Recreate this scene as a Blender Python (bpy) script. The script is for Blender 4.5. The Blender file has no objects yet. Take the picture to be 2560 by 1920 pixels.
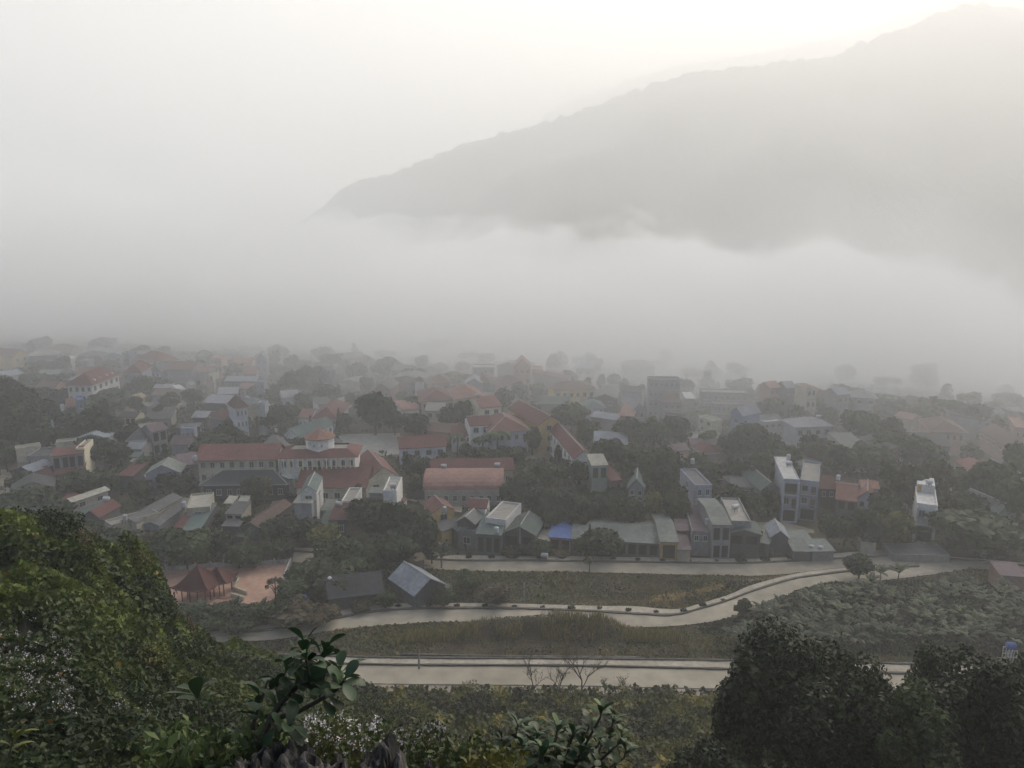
import bpy, math, random, re
import numpy as np
from mathutils import Vector, Matrix, noise
R = math.radians
SC = bpy.context.scene; COL = SC.collection
# ---------------------------------------------------------------- camera, sky, sun, exposure
CAMZ = 65.0; PITCH = 12.0; F = 1971.0
cd = bpy.data.cameras.new('camera'); cam = bpy.data.objects.new('camera', cd); COL.objects.link(cam)
cam.location = (0, 0, CAMZ); cam.rotation_euler = (R(90 - PITCH), 0, 0)
cd.sensor_width = 36; cd.lens = 36 * F / 2560; cd.clip_start = 0.2; cd.clip_end = 6000
SC.camera = cam
SUN_AZ = 38.0; SUN_EL = 30.0
w = bpy.data.worlds.new('World'); SC.world = w; w.use_nodes = True
nt = w.node_tree; bg = nt.nodes['Background']
sk = nt.nodes.new('ShaderNodeTexSky'); sk.sky_type = 'NISHITA'; sk.sun_disc = False
sk.sun_elevation = R(SUN_EL); sk.sun_rotation = R(SUN_AZ); sk.dust_density = 6.0
nt.links.new(sk.outputs[0], bg.inputs[0]); bg.inputs[1].default_value = 0.08
ld = bpy.data.lights.new('sun', 'SUN'); ld.energy = 2.5; ld.angle = R(35); ld.color = (1, .88, .73)
lo = bpy.data.objects.new('sun', ld); COL.objects.link(lo)
lo.rotation_euler = Vector((math.sin(R(SUN_AZ)) * math.cos(R(SUN_EL)), math.cos(R(SUN_AZ)) * math.cos(R(SUN_EL)), math.sin(R(SUN_EL)))).to_track_quat('Z', 'Y').to_euler()
SC.view_settings.view_transform = 'Standard'; SC.view_settings.look = 'None'
SC.view_settings.exposure = 1.2; SC.view_settings.gamma = 1
SC.cycles.volume_bounces = 6; SC.cycles.max_bounces = 10; SC.cycles.diffuse_bounces = 2
SC.cycles.glossy_bounces = 2; SC.cycles.transparent_max_bounces = 8
SC.cycles.volume_step_rate = 1.0; SC.cycles.volume_max_steps = 64
SC.cycles.use_denoising = True

# ---------------------------------------------------------------- helpers
def ray(px, py):
    x = (px - 1280) / F; y = -(py - 960) / F; p = R(PITCH)
    return Vector((x, math.cos(p) + y * math.sin(p), -math.sin(p) + y * math.cos(p)))
def at(px, py, z=0.0):
    r = ray(px, py); t = (z - CAMZ) / r.z
    return Vector((r.x * t, r.y * t, z))
def aty(px, py, Y):
    r = ray(px, py); t = Y / r.y
    return Vector((r.x * t, Y, CAMZ + r.z * t))
def pix(v):
    p = R(PITCH); dy = v[1]; dz = v[2] - CAMZ
    d = dy * math.cos(p) - dz * math.sin(p); u = dy * math.sin(p) + dz * math.cos(p)
    return 1280 + v[0] / d * F, 960 - u / d * F
REG = dict(A=(0, 820, .2351), B=(480, 860, .2351), C=(960, 860, .2351), D=(1440, 900, .2351), E=(1900, 900, .2984),
           F=(0, 1150, .2351), G=(400, 1150, .2351), H=(900, 1150, .2351), I=(1300, 1200, .2351), J=(1620, 1080, .2351),
           K=(2040, 1200, .2351), a=(0, 840, .11754), b=(200, 860, .11754), c=(440, 860, .11754), d=(0, 1040, .11754),
           e=(240, 1040, .11754), f=(1480, 920, .11754), g=(1700, 920, .11754), S=(0, 0, 1), M=(500, 1500, .2712), N=(1000, 1500, .3165))
def P(reg, p):
    x0, y0, s = REG[reg]
    return (x0 + p[0] * s, y0 + p[1] * s)
def sstep(a, b, x):
    t = np.clip((x - a) / (b - a), 0, 1); return t * t * (3 - 2 * t)

MATS = {}
def pmat(name, c, var=.18, scale=.6, rough=.85, c2=None, grime=.25, stripes=0, bump=0, spec=.3):
    if name in MATS: return MATS[name]
    m = bpy.data.materials.new(name); m.use_nodes = True; t = m.node_tree; N = t.nodes.new; L = t.links.new
    b = t.nodes['Principled BSDF']; b.inputs['Roughness'].default_value = rough; b.inputs['Specular IOR Level'].default_value = spec
    tc = N('ShaderNodeTexCoord'); n1 = N('ShaderNodeTexNoise'); n1.inputs['Scale'].default_value = scale; n1.inputs['Detail'].default_value = 5
    L(tc.outputs['Object'], n1.inputs['Vector'])
    n2 = N('ShaderNodeTexNoise'); n2.inputs['Scale'].default_value = scale * 5; n2.inputs['Detail'].default_value = 4; L(tc.outputs['Object'], n2.inputs['Vector'])
    rp = N('ShaderNodeValToRGB'); e = rp.color_ramp.elements
    e[0].position = .32; e[1].position = .68
    ca = c2 or [v * (1 - var * 1.6) for v in c]
    e[0].color = (*ca, 1); e[1].color = (*[min(1, v * (1 + var)) for v in c], 1)
    L(n1.outputs[0], rp.inputs[0])
    mx = N('ShaderNodeMix'); mx.data_type = 'RGBA'; mx.blend_type = 'MULTIPLY'; mx.inputs[0].default_value = 1
    mr = N('ShaderNodeMapRange'); mr.inputs[1].default_value = .35; mr.inputs[2].default_value = .65; mr.inputs[3].default_value = 1 - grime; mr.inputs[4].default_value = 1
    L(n2.outputs[0], mr.inputs[0]); L(rp.outputs[0], mx.inputs[6]); L(mr.outputs[0], mx.inputs[7])
    col = mx.outputs[2]
    oi = N('ShaderNodeObjectInfo'); m3 = N('ShaderNodeMapRange'); m3.inputs[3].default_value = .82; m3.inputs[4].default_value = 1.18
    L(oi.outputs['Random'], m3.inputs[0]); mz = N('ShaderNodeMix'); mz.data_type = 'RGBA'; mz.blend_type = 'MULTIPLY'; mz.inputs[0].default_value = 1
    L(col, mz.inputs[6]); L(m3.outputs[0], mz.inputs[7]); col = mz.outputs[2]
    if stripes:
        wv = N('ShaderNodeTexWave'); wv.inputs['Scale'].default_value = stripes; wv.inputs['Distortion'].default_value = .6; wv.bands_direction = 'X'
        L(tc.outputs['Object'], wv.inputs['Vector'])
        ms = N('ShaderNodeMapRange'); ms.inputs[3].default_value = .8; ms.inputs[4].default_value = 1.08; L(wv.outputs['Fac'], ms.inputs[0])
        my = N('ShaderNodeMix'); my.data_type = 'RGBA'; my.blend_type = 'MULTIPLY'; my.inputs[0].default_value = 1
        L(col, my.inputs[6]); L(ms.outputs[0], my.inputs[7]); col = my.outputs[2]
    L(col, b.inputs['Base Color'])
    if bump:
        bp = N('ShaderNodeBump'); bp.inputs['Strength'].default_value = bump; bp.inputs['Distance'].default_value = .1
        L(n2.outputs[0], bp.inputs['Height']); L(bp.outputs[0], b.inputs['Normal'])
    MATS[name] = m; return m
def leafmat(name, stops, rough=.6, spec=.3, trans=.25):
    """leaf colours run along the leaf's own random tone"""
    if name in MATS: return MATS[name]
    m = bpy.data.materials.new(name); m.use_nodes = True; t = m.node_tree; N = t.nodes.new; L = t.links.new
    b = t.nodes['Principled BSDF']; b.inputs['Roughness'].default_value = rough; b.inputs['Specular IOR Level'].default_value = spec
    at_ = N('ShaderNodeAttribute'); at_.attribute_name = 'tone'
    rp = N('ShaderNodeValToRGB'); cr = rp.color_ramp
    while len(cr.elements) > 1: cr.elements.remove(cr.elements[-1])
    cr.elements[0].position = stops[0][0]; cr.elements[0].color = (*stops[0][1], 1)
    for p, c in stops[1:]:
        el = cr.elements.new(p); el.color = (*c, 1)
    L(at_.outputs['Fac'], rp.inputs[0])
    oi = N('ShaderNodeObjectInfo'); m3 = N('ShaderNodeMapRange'); m3.inputs[3].default_value = .75; m3.inputs[4].default_value = 1.25
    L(oi.outputs['Random'], m3.inputs[0]); mz = N('ShaderNodeMix'); mz.data_type = 'RGBA'; mz.blend_type = 'MULTIPLY'; mz.inputs[0].default_value = 1
    L(rp.outputs[0], mz.inputs[6]); L(m3.outputs[0], mz.inputs[7])
    L(mz.outputs[2], b.inputs['Base Color'])
    if trans:
        tr = N('ShaderNodeBsdfTranslucent'); L(mz.outputs[2], tr.inputs[0]); ms = N('ShaderNodeMixShader'); ms.inputs[0].default_value = trans
        out = t.nodes['Material Output']; L(b.outputs[0], ms.inputs[1]); L(tr.outputs[0], ms.inputs[2]); L(ms.outputs[0], out.inputs[0])
    MATS[name] = m; return m

def link(name, me, parent=None, loc=None, rot=None, scale=None):
    o = bpy.data.objects.new(name, me); COL.objects.link(o)
    if parent: o.parent = parent
    if loc is not None: o.location = loc
    if rot is not None: o.rotation_euler = rot
    if scale is not None: o.scale = scale
    return o
def tag(o, label=None, cat=None, group=None, kind=None):
    if label: o['label'] = label
    if cat: o['category'] = cat
    if group: o['group'] = group
    if kind: o['kind'] = kind
    return o
class MB:
    def __init__(s): s.v = []; s.f = []; s.m = []; s.mi = 0
    def add(s, v, f):
        b = len(s.v); s.v += [tuple(p) for p in v]; s.f += [tuple(i + b for i in q) for q in f]; s.m += [s.mi] * len(f)
    def box(s, x0, x1, y0, y1, z0, z1):
        s.add([(x0, y0, z0), (x1, y0, z0), (x1, y1, z0), (x0, y1, z0), (x0, y0, z1), (x1, y0, z1), (x1, y1, z1), (x0, y1, z1)],
              [(3, 2, 1, 0), (4, 5, 6, 7), (0, 1, 5, 4), (1, 2, 6, 5), (2, 3, 7, 6), (3, 0, 4, 7)])
    def slab(s, q, t=.12):
        q = [Vector(p) for p in q]; n = len(q); lo_ = [p - Vector((0, 0, t)) for p in q]
        s.add(q + lo_, [tuple(range(n)), tuple(range(2 * n - 1, n - 1, -1))] + [(i, i + n, (i + 1) % n + n, (i + 1) % n) for i in range(n)])
    def tube(s, pts, r, n=6, cap=True):
        pts = [Vector(p) for p in pts]; rr = r if isinstance(r, (list, tuple)) else [r] * len(pts); rings = []
        for i, p in enumerate(pts):
            d = (pts[min(i + 1, len(pts) - 1)] - pts[max(i - 1, 0)]).normalized()
            a = d.orthogonal().normalized() if abs(d.z) > .9 else d.cross(Vector((0, 0, 1))).normalized(); b = d.cross(a)
            rings.append([p + (a * math.cos(2 * math.pi * k / n) + b * math.sin(2 * math.pi * k / n)) * rr[i] for k in range(n)])
        v = [p for r_ in rings for p in r_]; f = []
        for i in range(len(pts) - 1):
            for k in range(n): f.append((i * n + k, i * n + (k + 1) % n, (i + 1) * n + (k + 1) % n, (i + 1) * n + k))
        if cap: f += [tuple(range(n - 1, -1, -1)), tuple(range((len(pts) - 1) * n, len(pts) * n))]
        s.add(v, f)
    def mesh(s, name, mats):
        me = bpy.data.meshes.new(name); me.from_pydata(s.v, [], s.f)
        for m in (mats if isinstance(mats, (list, tuple)) else [mats]): me.materials.append(m)
        me.polygons.foreach_set('material_index', s.m); me.update(); return me
    def build(s, name, mats, parent=None, **k): return link(name, s.mesh(name, mats), parent, **k)

def leafmesh(name, P0, U, V, tone, mat, fold=.0, shape='leaf'):
    """one four-cornered leaf per point: P0 centre, U half length, V half width"""
    n = len(P0)
    if shape == 'leaf': vs = np.stack([P0 - U, P0 - V * 1.0 + U * .1, P0 + U, P0 + V * 1.0 + U * .1], 1)
    else: vs = np.stack([P0 - U - V, P0 + U - V * .8, P0 + U * .9 + V, P0 - U * .8 + V * .9], 1)
    if fold: 
        nrm = np.cross(U, V); nrm /= (np.linalg.norm(nrm, axis=1, keepdims=True) + 1e-9)
        vs[:, 1] += nrm * fold * np.linalg.norm(V, axis=1, keepdims=True); vs[:, 3] += nrm * fold * np.linalg.norm(V, axis=1, keepdims=True)
    me = bpy.data.meshes.new(name); me.vertices.add(4 * n); me.vertices.foreach_set('co', vs.reshape(-1).astype(np.float32))
    if fold:
        me.loops.add(6 * n); me.polygons.add(2 * n); base = (np.arange(n) * 4)[:, None]
        me.loops.foreach_set('vertex_index', (base + np.array([0, 1, 2, 0, 2, 3])).reshape(-1).astype(np.int32))
        me.polygons.foreach_set('loop_start', (np.arange(2 * n) * 3).astype(np.int32)); 
    else:
        me.loops.add(4 * n); me.polygons.add(n)
        me.loops.foreach_set('vertex_index', np.arange(4 * n).astype(np.int32)); me.polygons.foreach_set('loop_start', (np.arange(n) * 4).astype(np.int32))
    me.materials.append(mat)
    a = me.attributes.new('tone', 'FLOAT', 'POINT'); a.data.foreach_set('value', np.repeat(np.clip(tone, 0, 1), 4).astype(np.float32))
    me.update(calc_edges=True); me.validate(); return me
def randdirs(rng, n):
    v = rng.normal(size=(n, 3)); return v / np.linalg.norm(v, axis=1, keepdims=True)
def frames(rng, nrm, jit):
    """leaf frames whose plane faces roughly along nrm"""
    n = len(nrm); nn = nrm + randdirs(rng, n) * jit; nn /= np.linalg.norm(nn, axis=1, keepdims=True)
    a = np.cross(nn, randdirs(rng, n)); a /= (np.linalg.norm(a, axis=1, keepdims=True) + 1e-9); return a, np.cross(nn, a)
def vnoise(x, y, s, seed=0):
    """cheap smooth value noise on arrays, 0..1"""
    x = x / s; y = y / s; xi = np.floor(x).astype(np.int64); yi = np.floor(y).astype(np.int64); fx = x - xi; fy = y - yi
    fx = fx * fx * (3 - 2 * fx); fy = fy * fy * (3 - 2 * fy)
    def h(a, b):
        k = (a * 374761393 + b * 668265263 + seed * 1274126177) & 0xffffffff
        k = ((k ^ (k >> 13)) * 1274126177) & 0xffffffff; return ((k ^ (k >> 16)) & 0xffff) / 65535.0
    return (h(xi, yi) * (1 - fx) + h(xi + 1, yi) * fx) * (1 - fy) + (h(xi, yi + 1) * (1 - fx) + h(xi + 1, yi + 1) * fx) * fy
def fbm(x, y, s, seed=0, o=4):
    t = 0; a = 0
    for k in range(o): t = t + vnoise(x, y, s / 2 ** k, seed + k) * .5 ** k; a += .5 ** k
    return t / a
def inpoly(x, y, poly):
    r = np.zeros(x.shape, bool); n = len(poly)
    for i in range(n):
        x1, y1 = poly[i][:2]; x2, y2 = poly[(i + 1) % n][:2]
        c = ((y1 > y) != (y2 > y)); 
        if y1 != y2: r ^= c & (x < (x2 - x1) * (y - y1) / (y2 - y1) + x1)
    return r

# ---------------------------------------------------------------- ground levels of the valley
def VZ(x, y):
    x = np.asarray(x, float); y = np.asarray(y, float)
    w_ = 13 + 17 * sstep(28, 60, x) - 8 * sstep(-15, -34, x)
    z = 3.0 * (1 - sstep(104, 104 + w_, y))
    z = z + 3.4 * np.exp(-((y - 110.5) / 2.4) ** 2) * sstep(-12, -4, x) * (1 - sstep(12, 20, x)) * (0.75 + .5 * fbm(x, y, 5, 3))
    return z
def gz(p): return float(VZ(p[0], p[1]))

GRASSC = pmat('field_earth', (.055, .055, .03), .35, .05, .95, c2=(.075, .055, .035), grime=.5)
def grid_sheet(name, xs, ys, zf, mat):
    X, Y = np.meshgrid(xs, ys); Z = zf(X, Y); nx = len(xs); v = np.stack([X, Y, Z], -1).reshape(-1, 3)
    f = [(j * nx + i, j * nx + i + 1, (j + 1) * nx + i + 1, (j + 1) * nx + i) for j in range(len(ys) - 1) for i in range(nx - 1)]
    me = bpy.data.meshes.new(name); me.from_pydata(v.tolist(), [], f); me.materials.append(mat)
    me.polygons.foreach_set('use_smooth', [True] * len(f)); return link(name, me)
xs = np.concatenate([np.linspace(-1800, -160, 14), np.linspace(-150, 150, 121), np.linspace(160, 1800, 14)])
ys = np.concatenate([np.linspace(-150, 60, 5), np.linspace(70, 145, 76), np.linspace(150, 2150, 24)])
tag(grid_sheet('ground', xs, ys, lambda x, y: VZ(x, y) + .15 * (fbm(x, y, 7, 9) - .6) * (y < 400), GRASSC), kind='structure')

# ---------------------------------------------------------------- mountains across the valley
MTN = pmat('forested_slope', (.04, .05, .03), .3, .02, .95)
def ridge(pts, Y, depth, label_name, seed, bump=5.0, K=46, n=420):
    px = [p[0] for p in pts]; py = [p[1] for p in pts]; V_ = []; Fc = []
    for i, x in enumerate(np.linspace(px[0], px[-1], n)):
        top = aty(x, np.interp(x, px, py), Y)
        for k in range(K + 1):
            t = k / K * 1.3; dp = depth * (.12 + .88 * min(1, i / (n * .3)) ** 1.2); yy = Y - dp + t * dp
            h = min(1, t) ** .85 if t <= 1 else max(0, 1 - (t - 1) / .3)
            q = Vector((top.x / 95, yy / 95, seed)); z = top.z * h + noise.noise(q) * 26 * h * (1 - h) * 4
            z += (noise.noise(Vector((top.x / 9, yy / 9, seed + 5))) + .5 * noise.noise(Vector((top.x / 4, yy / 4, seed)))) * bump * (h > .02) * (.22 + .78 * math.exp(-((t - 1) / .05) ** 2))
            V_.append((top.x, yy, max(z, -1.5)))
        if i:
            for k in range(K):
                a = (i - 1) * (K + 1) + k; Fc.append((a, a + K + 1, a + K + 2, a + 1))
    me = bpy.data.meshes.new(label_name); me.from_pydata(V_, [], Fc); me.materials.append(MTN)
    return tag(link(label_name, me), kind='structure')
ridge([(655, 625), (690, 592), (735, 562), (800, 520), (850, 478), (900, 450), (950, 438), (1000, 425), (1060, 400), (1150, 362), (1250, 335), (1400, 290), (1500, 258), (1600, 218), (1720, 178),
       (1800, 168), (1900, 160), (2000, 143), (2060, 140), (2130, 110), (2200, 85), (2300, 45), (2380, 15), (2450, 2), (2510, 12), (2600, 40), (2900, 90), (3100, 200)], 900, 430, 'mountain', 2)
ridge([(1150, 380), (1300, 320), (1450, 238), (1600, 190), (1700, 163), (1800, 148), (1900, 130), (2000, 110), (2150, 80), (2300, 15), (2500, -30), (2800, -60)], 1420, 330, 'mountain', 7, 6, 30, 240)
ridge([(-900, 120), (-500, 60), (-200, 70), (0, 85), (120, 105), (250, 150), (350, 215), (430, 290), (520, 400), (640, 520), (760, 640)], 1950, 500, 'mountain', 11, 6, 30, 240)

# ---------------------------------------------------------------- roads, pavements, yards
CONC = pmat('road_concrete', (.355, .325, .26), .13, .09, .9, grime=.22)
PAVE = pmat('pavement_concrete', (.36, .33, .27), .12, .3, .9, grime=.25)
KERB = pmat('kerb_stone', (.10, .095, .08), .2, 1.5, .9)
DIRT = pmat('bare_dirt', (.36, .32, .24), .2, .12, .95)
BRICKP = pmat('plaza_paving', (.44, .28, .21), .12, .2, .9, grime=.2)
EXCL = []
def densify(pts, n=10):
    """Catmull-Rom through world points"""
    pts = [Vector(p) for p in pts]; out = []
    for i in range(len(pts) - 1):
        p0 = pts[max(i - 1, 0)]; p1 = pts[i]; p2 = pts[i + 1]; p3 = pts[min(i + 2, len(pts) - 1)]
        for k in range(n):
            t = k / n; out.append(.5 * ((2 * p1) + (p2 - p0) * t + (2 * p0 - 5 * p1 + 4 * p2 - p3) * t * t + (3 * p1 - p0 - 3 * p2 + p3) * t ** 3))
    return out + [pts[-1]]
def resample(l, n):
    d = [0]
    for i in range(1, len(l)): d.append(d[-1] + (l[i] - l[i - 1]).length)
    t = np.linspace(0, d[-1], n); c = np.array(l); return [Vector([np.interp(q, d, c[:, k]) for k in range(3)]) for q in t]
def strip(name, top, bot, z, mat, lift, thick=0, kind='structure', excl=True, n=90, wob=0.0):
    a = resample(densify([at(*p, z) for p in top]), n); b = resample(densify([at(*p, z) for p in bot]), n)
    m = MB(); q = []
    for i, (u, v) in enumerate(zip(a, b)):
        g = max(gz(u), gz(v), gz((u + v) / 2)) if z > 0 or True else 0
        zz = max(z, g if z == 0 and g < .6 else z) + lift
        wv = wob * (noise.noise(Vector((i * .35, z, lift))))
        q.append((Vector((u.x, u.y + wv, zz)), Vector((v.x, v.y - wv, zz))))
    for i in range(n - 1):
        m.add([q[i][1], q[i + 1][1], q[i + 1][0], q[i][0]], [(0, 1, 2, 3)])
        if thick:
            for s_ in (0, 1):
                e0 = q[i][s_]; e1 = q[i + 1][s_]; dn = Vector((0, 0, thick)); m.add([e0, e1, e1 - dn, e0 - dn], [(0, 1, 2, 3) if s_ else (3, 2, 1, 0)])
    if excl: EXCL.append([p[0] for p in q] + [p[1] for p in q[::-1]])
    return tag(m.build(name, mat), kind=kind), q
UP_TOP = [(735, 1371), (900, 1378), (1126, 1390), (1300, 1392), (1480, 1394), (1700, 1397), (1820, 1399), (1900, 1399), (2020, 1392), (2116, 1384), (2200, 1377), (2259, 1386), (2440, 1399), (2580, 1412), (2800, 1430)]
UP_KERB = [(735, 1380), (900, 1388), (1135, 1402), (1300, 1403), (1480, 1405), (1700, 1408), (1820, 1410), (1900, 1408), (2020, 1402), (2116, 1397), (2200, 1392), (2259, 1392), (2440, 1404), (2580, 1417), (2800, 1436)]
UP_BOT = [(730, 1406), (900, 1414), (1149, 1427), (1300, 1430), (1480, 1432), (1700, 1437), (1820, 1440), (1900, 1440), (2020, 1432), (2116, 1424), (2200, 1419), (2259, 1416), (2440, 1424), (2580, 1434), (2800, 1456)]
strip('road', UP_KERB, UP_BOT, 0, CONC, .10)
strip('pavement', UP_TOP, UP_KERB, 0, PAVE, .25, .3)
MD_TOP = [(440, 1592), (532, 1582), (690, 1562), (850, 1530), (934, 1514), (1000, 1512), (1250, 1512), (1475, 1518), (1582, 1519), (1660, 1526), (1710, 1524), (1747, 1513), (1820, 1491), (1879, 1466), (1973, 1441), (2040, 1430), (2140, 1421), (2298, 1413)]
MD_KERB = [(440, 1602), (600, 1585), (684, 1576), (771, 1562), (907, 1535), (1000, 1526), (1097, 1523), (1300, 1524), (1488, 1531), (1606, 1538), (1688, 1539), (1770, 1518), (1820, 1503), (1890, 1477), (1980, 1450), (2050, 1439), (2150, 1427), (2298, 1417)]
MD_BOT = [(440, 1622), (562, 1606), (690, 1600), (852, 1575), (1000, 1562), (1100, 1556), (1250, 1558), (1400, 1562), (1570, 1569), (1653, 1568), (1747, 1560), (1820, 1546), (1900, 1520), (1970, 1490), (2050, 1462), (2150, 1450), (2230, 1444), (2340, 1430)]
strip('road', MD_KERB, MD_BOT, 0, CONC, .12)
strip('pavement', MD_TOP, MD_KERB, 0, PAVE, .27, .3)
yard0 = [(2030, 1447), (2090, 1433), (2160, 1424), (2260, 1414), (2330, 1412), (2430, 1421), (2400, 1428), (2300, 1441), (2214, 1451), (2120, 1459)]
LO_TOP = [(600, 1640), (800, 1645), (1000, 1650), (1411, 1652), (1700, 1655), (2000, 1660), (2400, 1668), (2800, 1680)]
LO_KERB = [(600, 1655), (800, 1660), (1000, 1665), (1411, 1667), (1700, 1673), (2000, 1680), (2400, 1690), (2800, 1702)]
LO_BOT = [(600, 1705), (800, 1710), (1000, 1715), (1411, 1719), (1700, 1725), (2000, 1732), (2400, 1742), (2800, 1756)]
LO_END = [(600, 1724), (800, 1728), (1000, 1733), (1411, 1738), (1700, 1744), (2000, 1752), (2400, 1762), (2800, 1777)]
strip('road', LO_KERB, LO_BOT, 3, CONC, .10)
strip('pavement', LO_TOP, LO_KERB, 3, PAVE, .25, .3)
strip('pavement', LO_BOT, LO_END, 3, PAVE, .25, .3)
def shift(l, d): return [(x, y + d) for x, y in l]
strip('kerb', shift(UP_KERB, -1.0), shift(UP_KERB, 1.6), 0, KERB, .33, .3, excl=False, wob=.1, n=260)
strip('kerb', shift(MD_KERB[1:], -1.8), shift(MD_KERB[1:], 1.8), 0, KERB, .36, .3, excl=False, wob=.14, n=260)
strip('kerb', shift(LO_KERB, -1.5), shift(LO_KERB, 1.6), 3, KERB, .33, .3, excl=False, wob=.1, n=260)
strip('kerb', shift(LO_BOT, -1), shift(LO_BOT, 1), 3, KERB, .30, .3, excl=False, wob=.1, n=260)
strip('kerb', shift(LO_TOP, -2.5), shift(LO_TOP, .5), 3, KERB, .45, .3, excl=False, wob=.1, n=260)
strip('drain', shift(UP_TOP[2:], -2.2), shift(UP_TOP[2:], -.2), 0, KERB, .12, .0, excl=False, n=160)
strip('drain', shift(MD_TOP[4:], -2.6), shift(MD_TOP[4:], -.2), 0, KERB, .14, .0, excl=False, n=160)
def yard(name, reg, pts, mat, z=0, lift=.08, excl=True):
    c = [at(*P(reg, p), z) + Vector((0, 0, lift)) for p in pts]; m = MB(); m.add(c, [tuple(range(len(c)))])
    if excl: EXCL.append(c)
    return tag(m.build(name, mat), kind='structure')
yard('plaza', 'S', [(380, 1428), (727, 1409), (697, 1478), (672, 1522), (560, 1530), (380, 1535)], BRICKP, lift=.13)
yard('road', 'S', yard0, CONC, lift=.09)
yard('path', 'G', [(1060, 700), (1160, 520), (1195, 440), (1300, 430), (1240, 520), (1150, 640)], DIRT)
yard('dirt_yard', 'b', [(750, 1200), (1080, 1180), (1350, 1230), (1650, 1240), (2212, 1260), (2212, 1400), (1750, 1560), (1500, 1600), (900, 1680), (760, 1560), (735, 1400)], DIRT)
yard('path', 'b', [(2200, 1320), (1760, 1480), (1500, 1560), (1560, 1610), (1800, 1540), (2212, 1420)], CONC, lift=.12)
yard('dirt_yard', 'c', [(200, 1080), (400, 1080), (400, 1210), (470, 1240), (260, 1290), (200, 1400), (0, 1450), (0, 1200)], DIRT, lift=.16)
yard('courtyard', 'B', [(1560, 960), (2212, 950), (2212, 1170), (1960, 1200), (1900, 1260), (1740, 1200), (1560, 1080)], pmat('yard_concrete', (.26, .26, .25), .1, .1, .9))
yard('courtyard', 'C', [(0, 960), (240, 990), (120, 1100), (0, 1180)], MATS['yard_concrete'], lift=.12)
yard('courtyard', 'H', [(480, 420), (860, 425), (1100, 440), (1080, 560), (700, 500), (640, 460)], DIRT)
yard('courtyard', 'C', [(1500, 1090), (1720, 1080), (1930, 1150), (1920, 1250), (1380, 1230)], DIRT, lift=.1)
yard('dirt_yard', 'F', [(0, 100), (90, 110), (150, 200), (140, 360), (0, 380)], DIRT)
yard('lane', 'J', [(1110, 960), (1440, 960), (1760, 1040), (1770, 1080), (1450, 1060), (1200, 1100)], DIRT)

# ---------------------------------------------------------------- houses
RC = dict(red=(.145, .06, .055), brick=(.195, .09, .078), orange=(.27, .145, .11), pink=(.29, .165, .14), maroon=(.10, .042, .042), brown=(.13, .085, .07), grey=(.14, .145, .15), dark=(.07, .075, .08),
          green=(.10, .14, .13), teal=(.115, .165, .158), blue=(.10, .16, .38), beige=(.42, .41, .35), white=(.62, .62, .60), conc=(.30, .29, .26), mauve=(.17, .125, .14), lav=(.28, .285, .32),
          steel=(.27, .30, .34), dgreen=(.08, .12, .11), tan=(.45, .36, .25), sage=(.20, .225, .21))
WC = dict(white=(.70, .70, .68), cream=(.66, .61, .46), yellow=(.62, .46, .20), grey=(.27, .27, .28), lilac=(.31, .33, .40), blue=(.20, .28, .42), dark=(.10, .105, .11), beige=(.44, .41, .33),
          pink=(.48, .34, .28), conc=(.30, .29, .27), ochre=(.34, .25, .13), mint=(.28, .36, .30), pale=(.46, .49, .55), brick=(.26, .17, .14))
def rmat(c): return pmat('roof_' + c, RC[c], .14, .25, .8, grime=.28, stripes=0 if c in ('conc', 'white') else 1.6)
def wmat(c): return pmat('plaster_' + c, WC[c], .10, .35, .9, grime=.22)
GLASS = pmat('window_glass', (.035, .04, .045), .2, 1, .35, spec=.5)
FRAME = pmat('window_frame', (.42, .42, .40), .1, 2, .7)
BAY_SHADE = pmat('painted_bay_shade', (.03, .03, .03), .2, 1, .95)  # near-black colour painted for the shade inside open bays
METAL = pmat('steel_tank', (.48, .50, .52), .05, 2, .35, spec=.6)
WINM = {}
def winmesh(w, h, kind='window'):
    k = (round(w, 1), round(h, 1), kind)
    if k not in WINM:
        m = MB(); t = .12
        if kind == 'window':
            for a in ((-w / 2, -w / 2 + t, 0, h), (w / 2 - t, w / 2, 0, h), (-w / 2 + t, w / 2 - t, 0, t), (-w / 2 + t, w / 2 - t, h - t, h), (-t / 3, t / 3, t, h - t)): m.box(a[0], a[1], -.07, .01, a[2], a[3])
            m.box(-w / 2 - .1, w / 2 + .1, -.16, .01, -.1, -.002)
        m.mi = 1; m.box(-w / 2 + .04, w / 2 - .04, -.03, .012, .04, h - .04)
        WINM[k] = m.mesh(kind, [FRAME, GLASS if kind == 'window' else BAY_SHADE])
    return WINM[k]
LAND = []     # (px, py, short phrase)
BLD = []
def ridgecap(m, a, b, r=.13): m.tube([a, b], r, 5)
def fit(A, B, C, side, h, zg=None):
    a, b, c = (at(*q, h) for q in (A, B, C))
    g = 0 if zg is None else zg
    if zg is None:
        mid = (a + b) / 2; g = gz(mid)
        if g > .2: a, b, c = (at(*q, h + g) for q in (A, B, C))
        else: g = 0
    u = b - a; u.z = 0; W = max(u.length, 1.5); ux = u.normalized(); v = (c - b) if side == 'R' else (c - a); v.z = 0
    d = v - ux * v.dot(ux)
    uy = Vector((-ux.y, ux.x, 0)); D = max(2.5, min(30, abs(d.dot(uy))))
    if d.dot(uy) < 0: ctr = (a + b) / 2 - uy * D / 2; 
    else: ctr = (a + b) / 2 + uy * D / 2
    ctr.z = g - .4; return ctr, math.atan2(ux.y, ux.x), W, D
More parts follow.
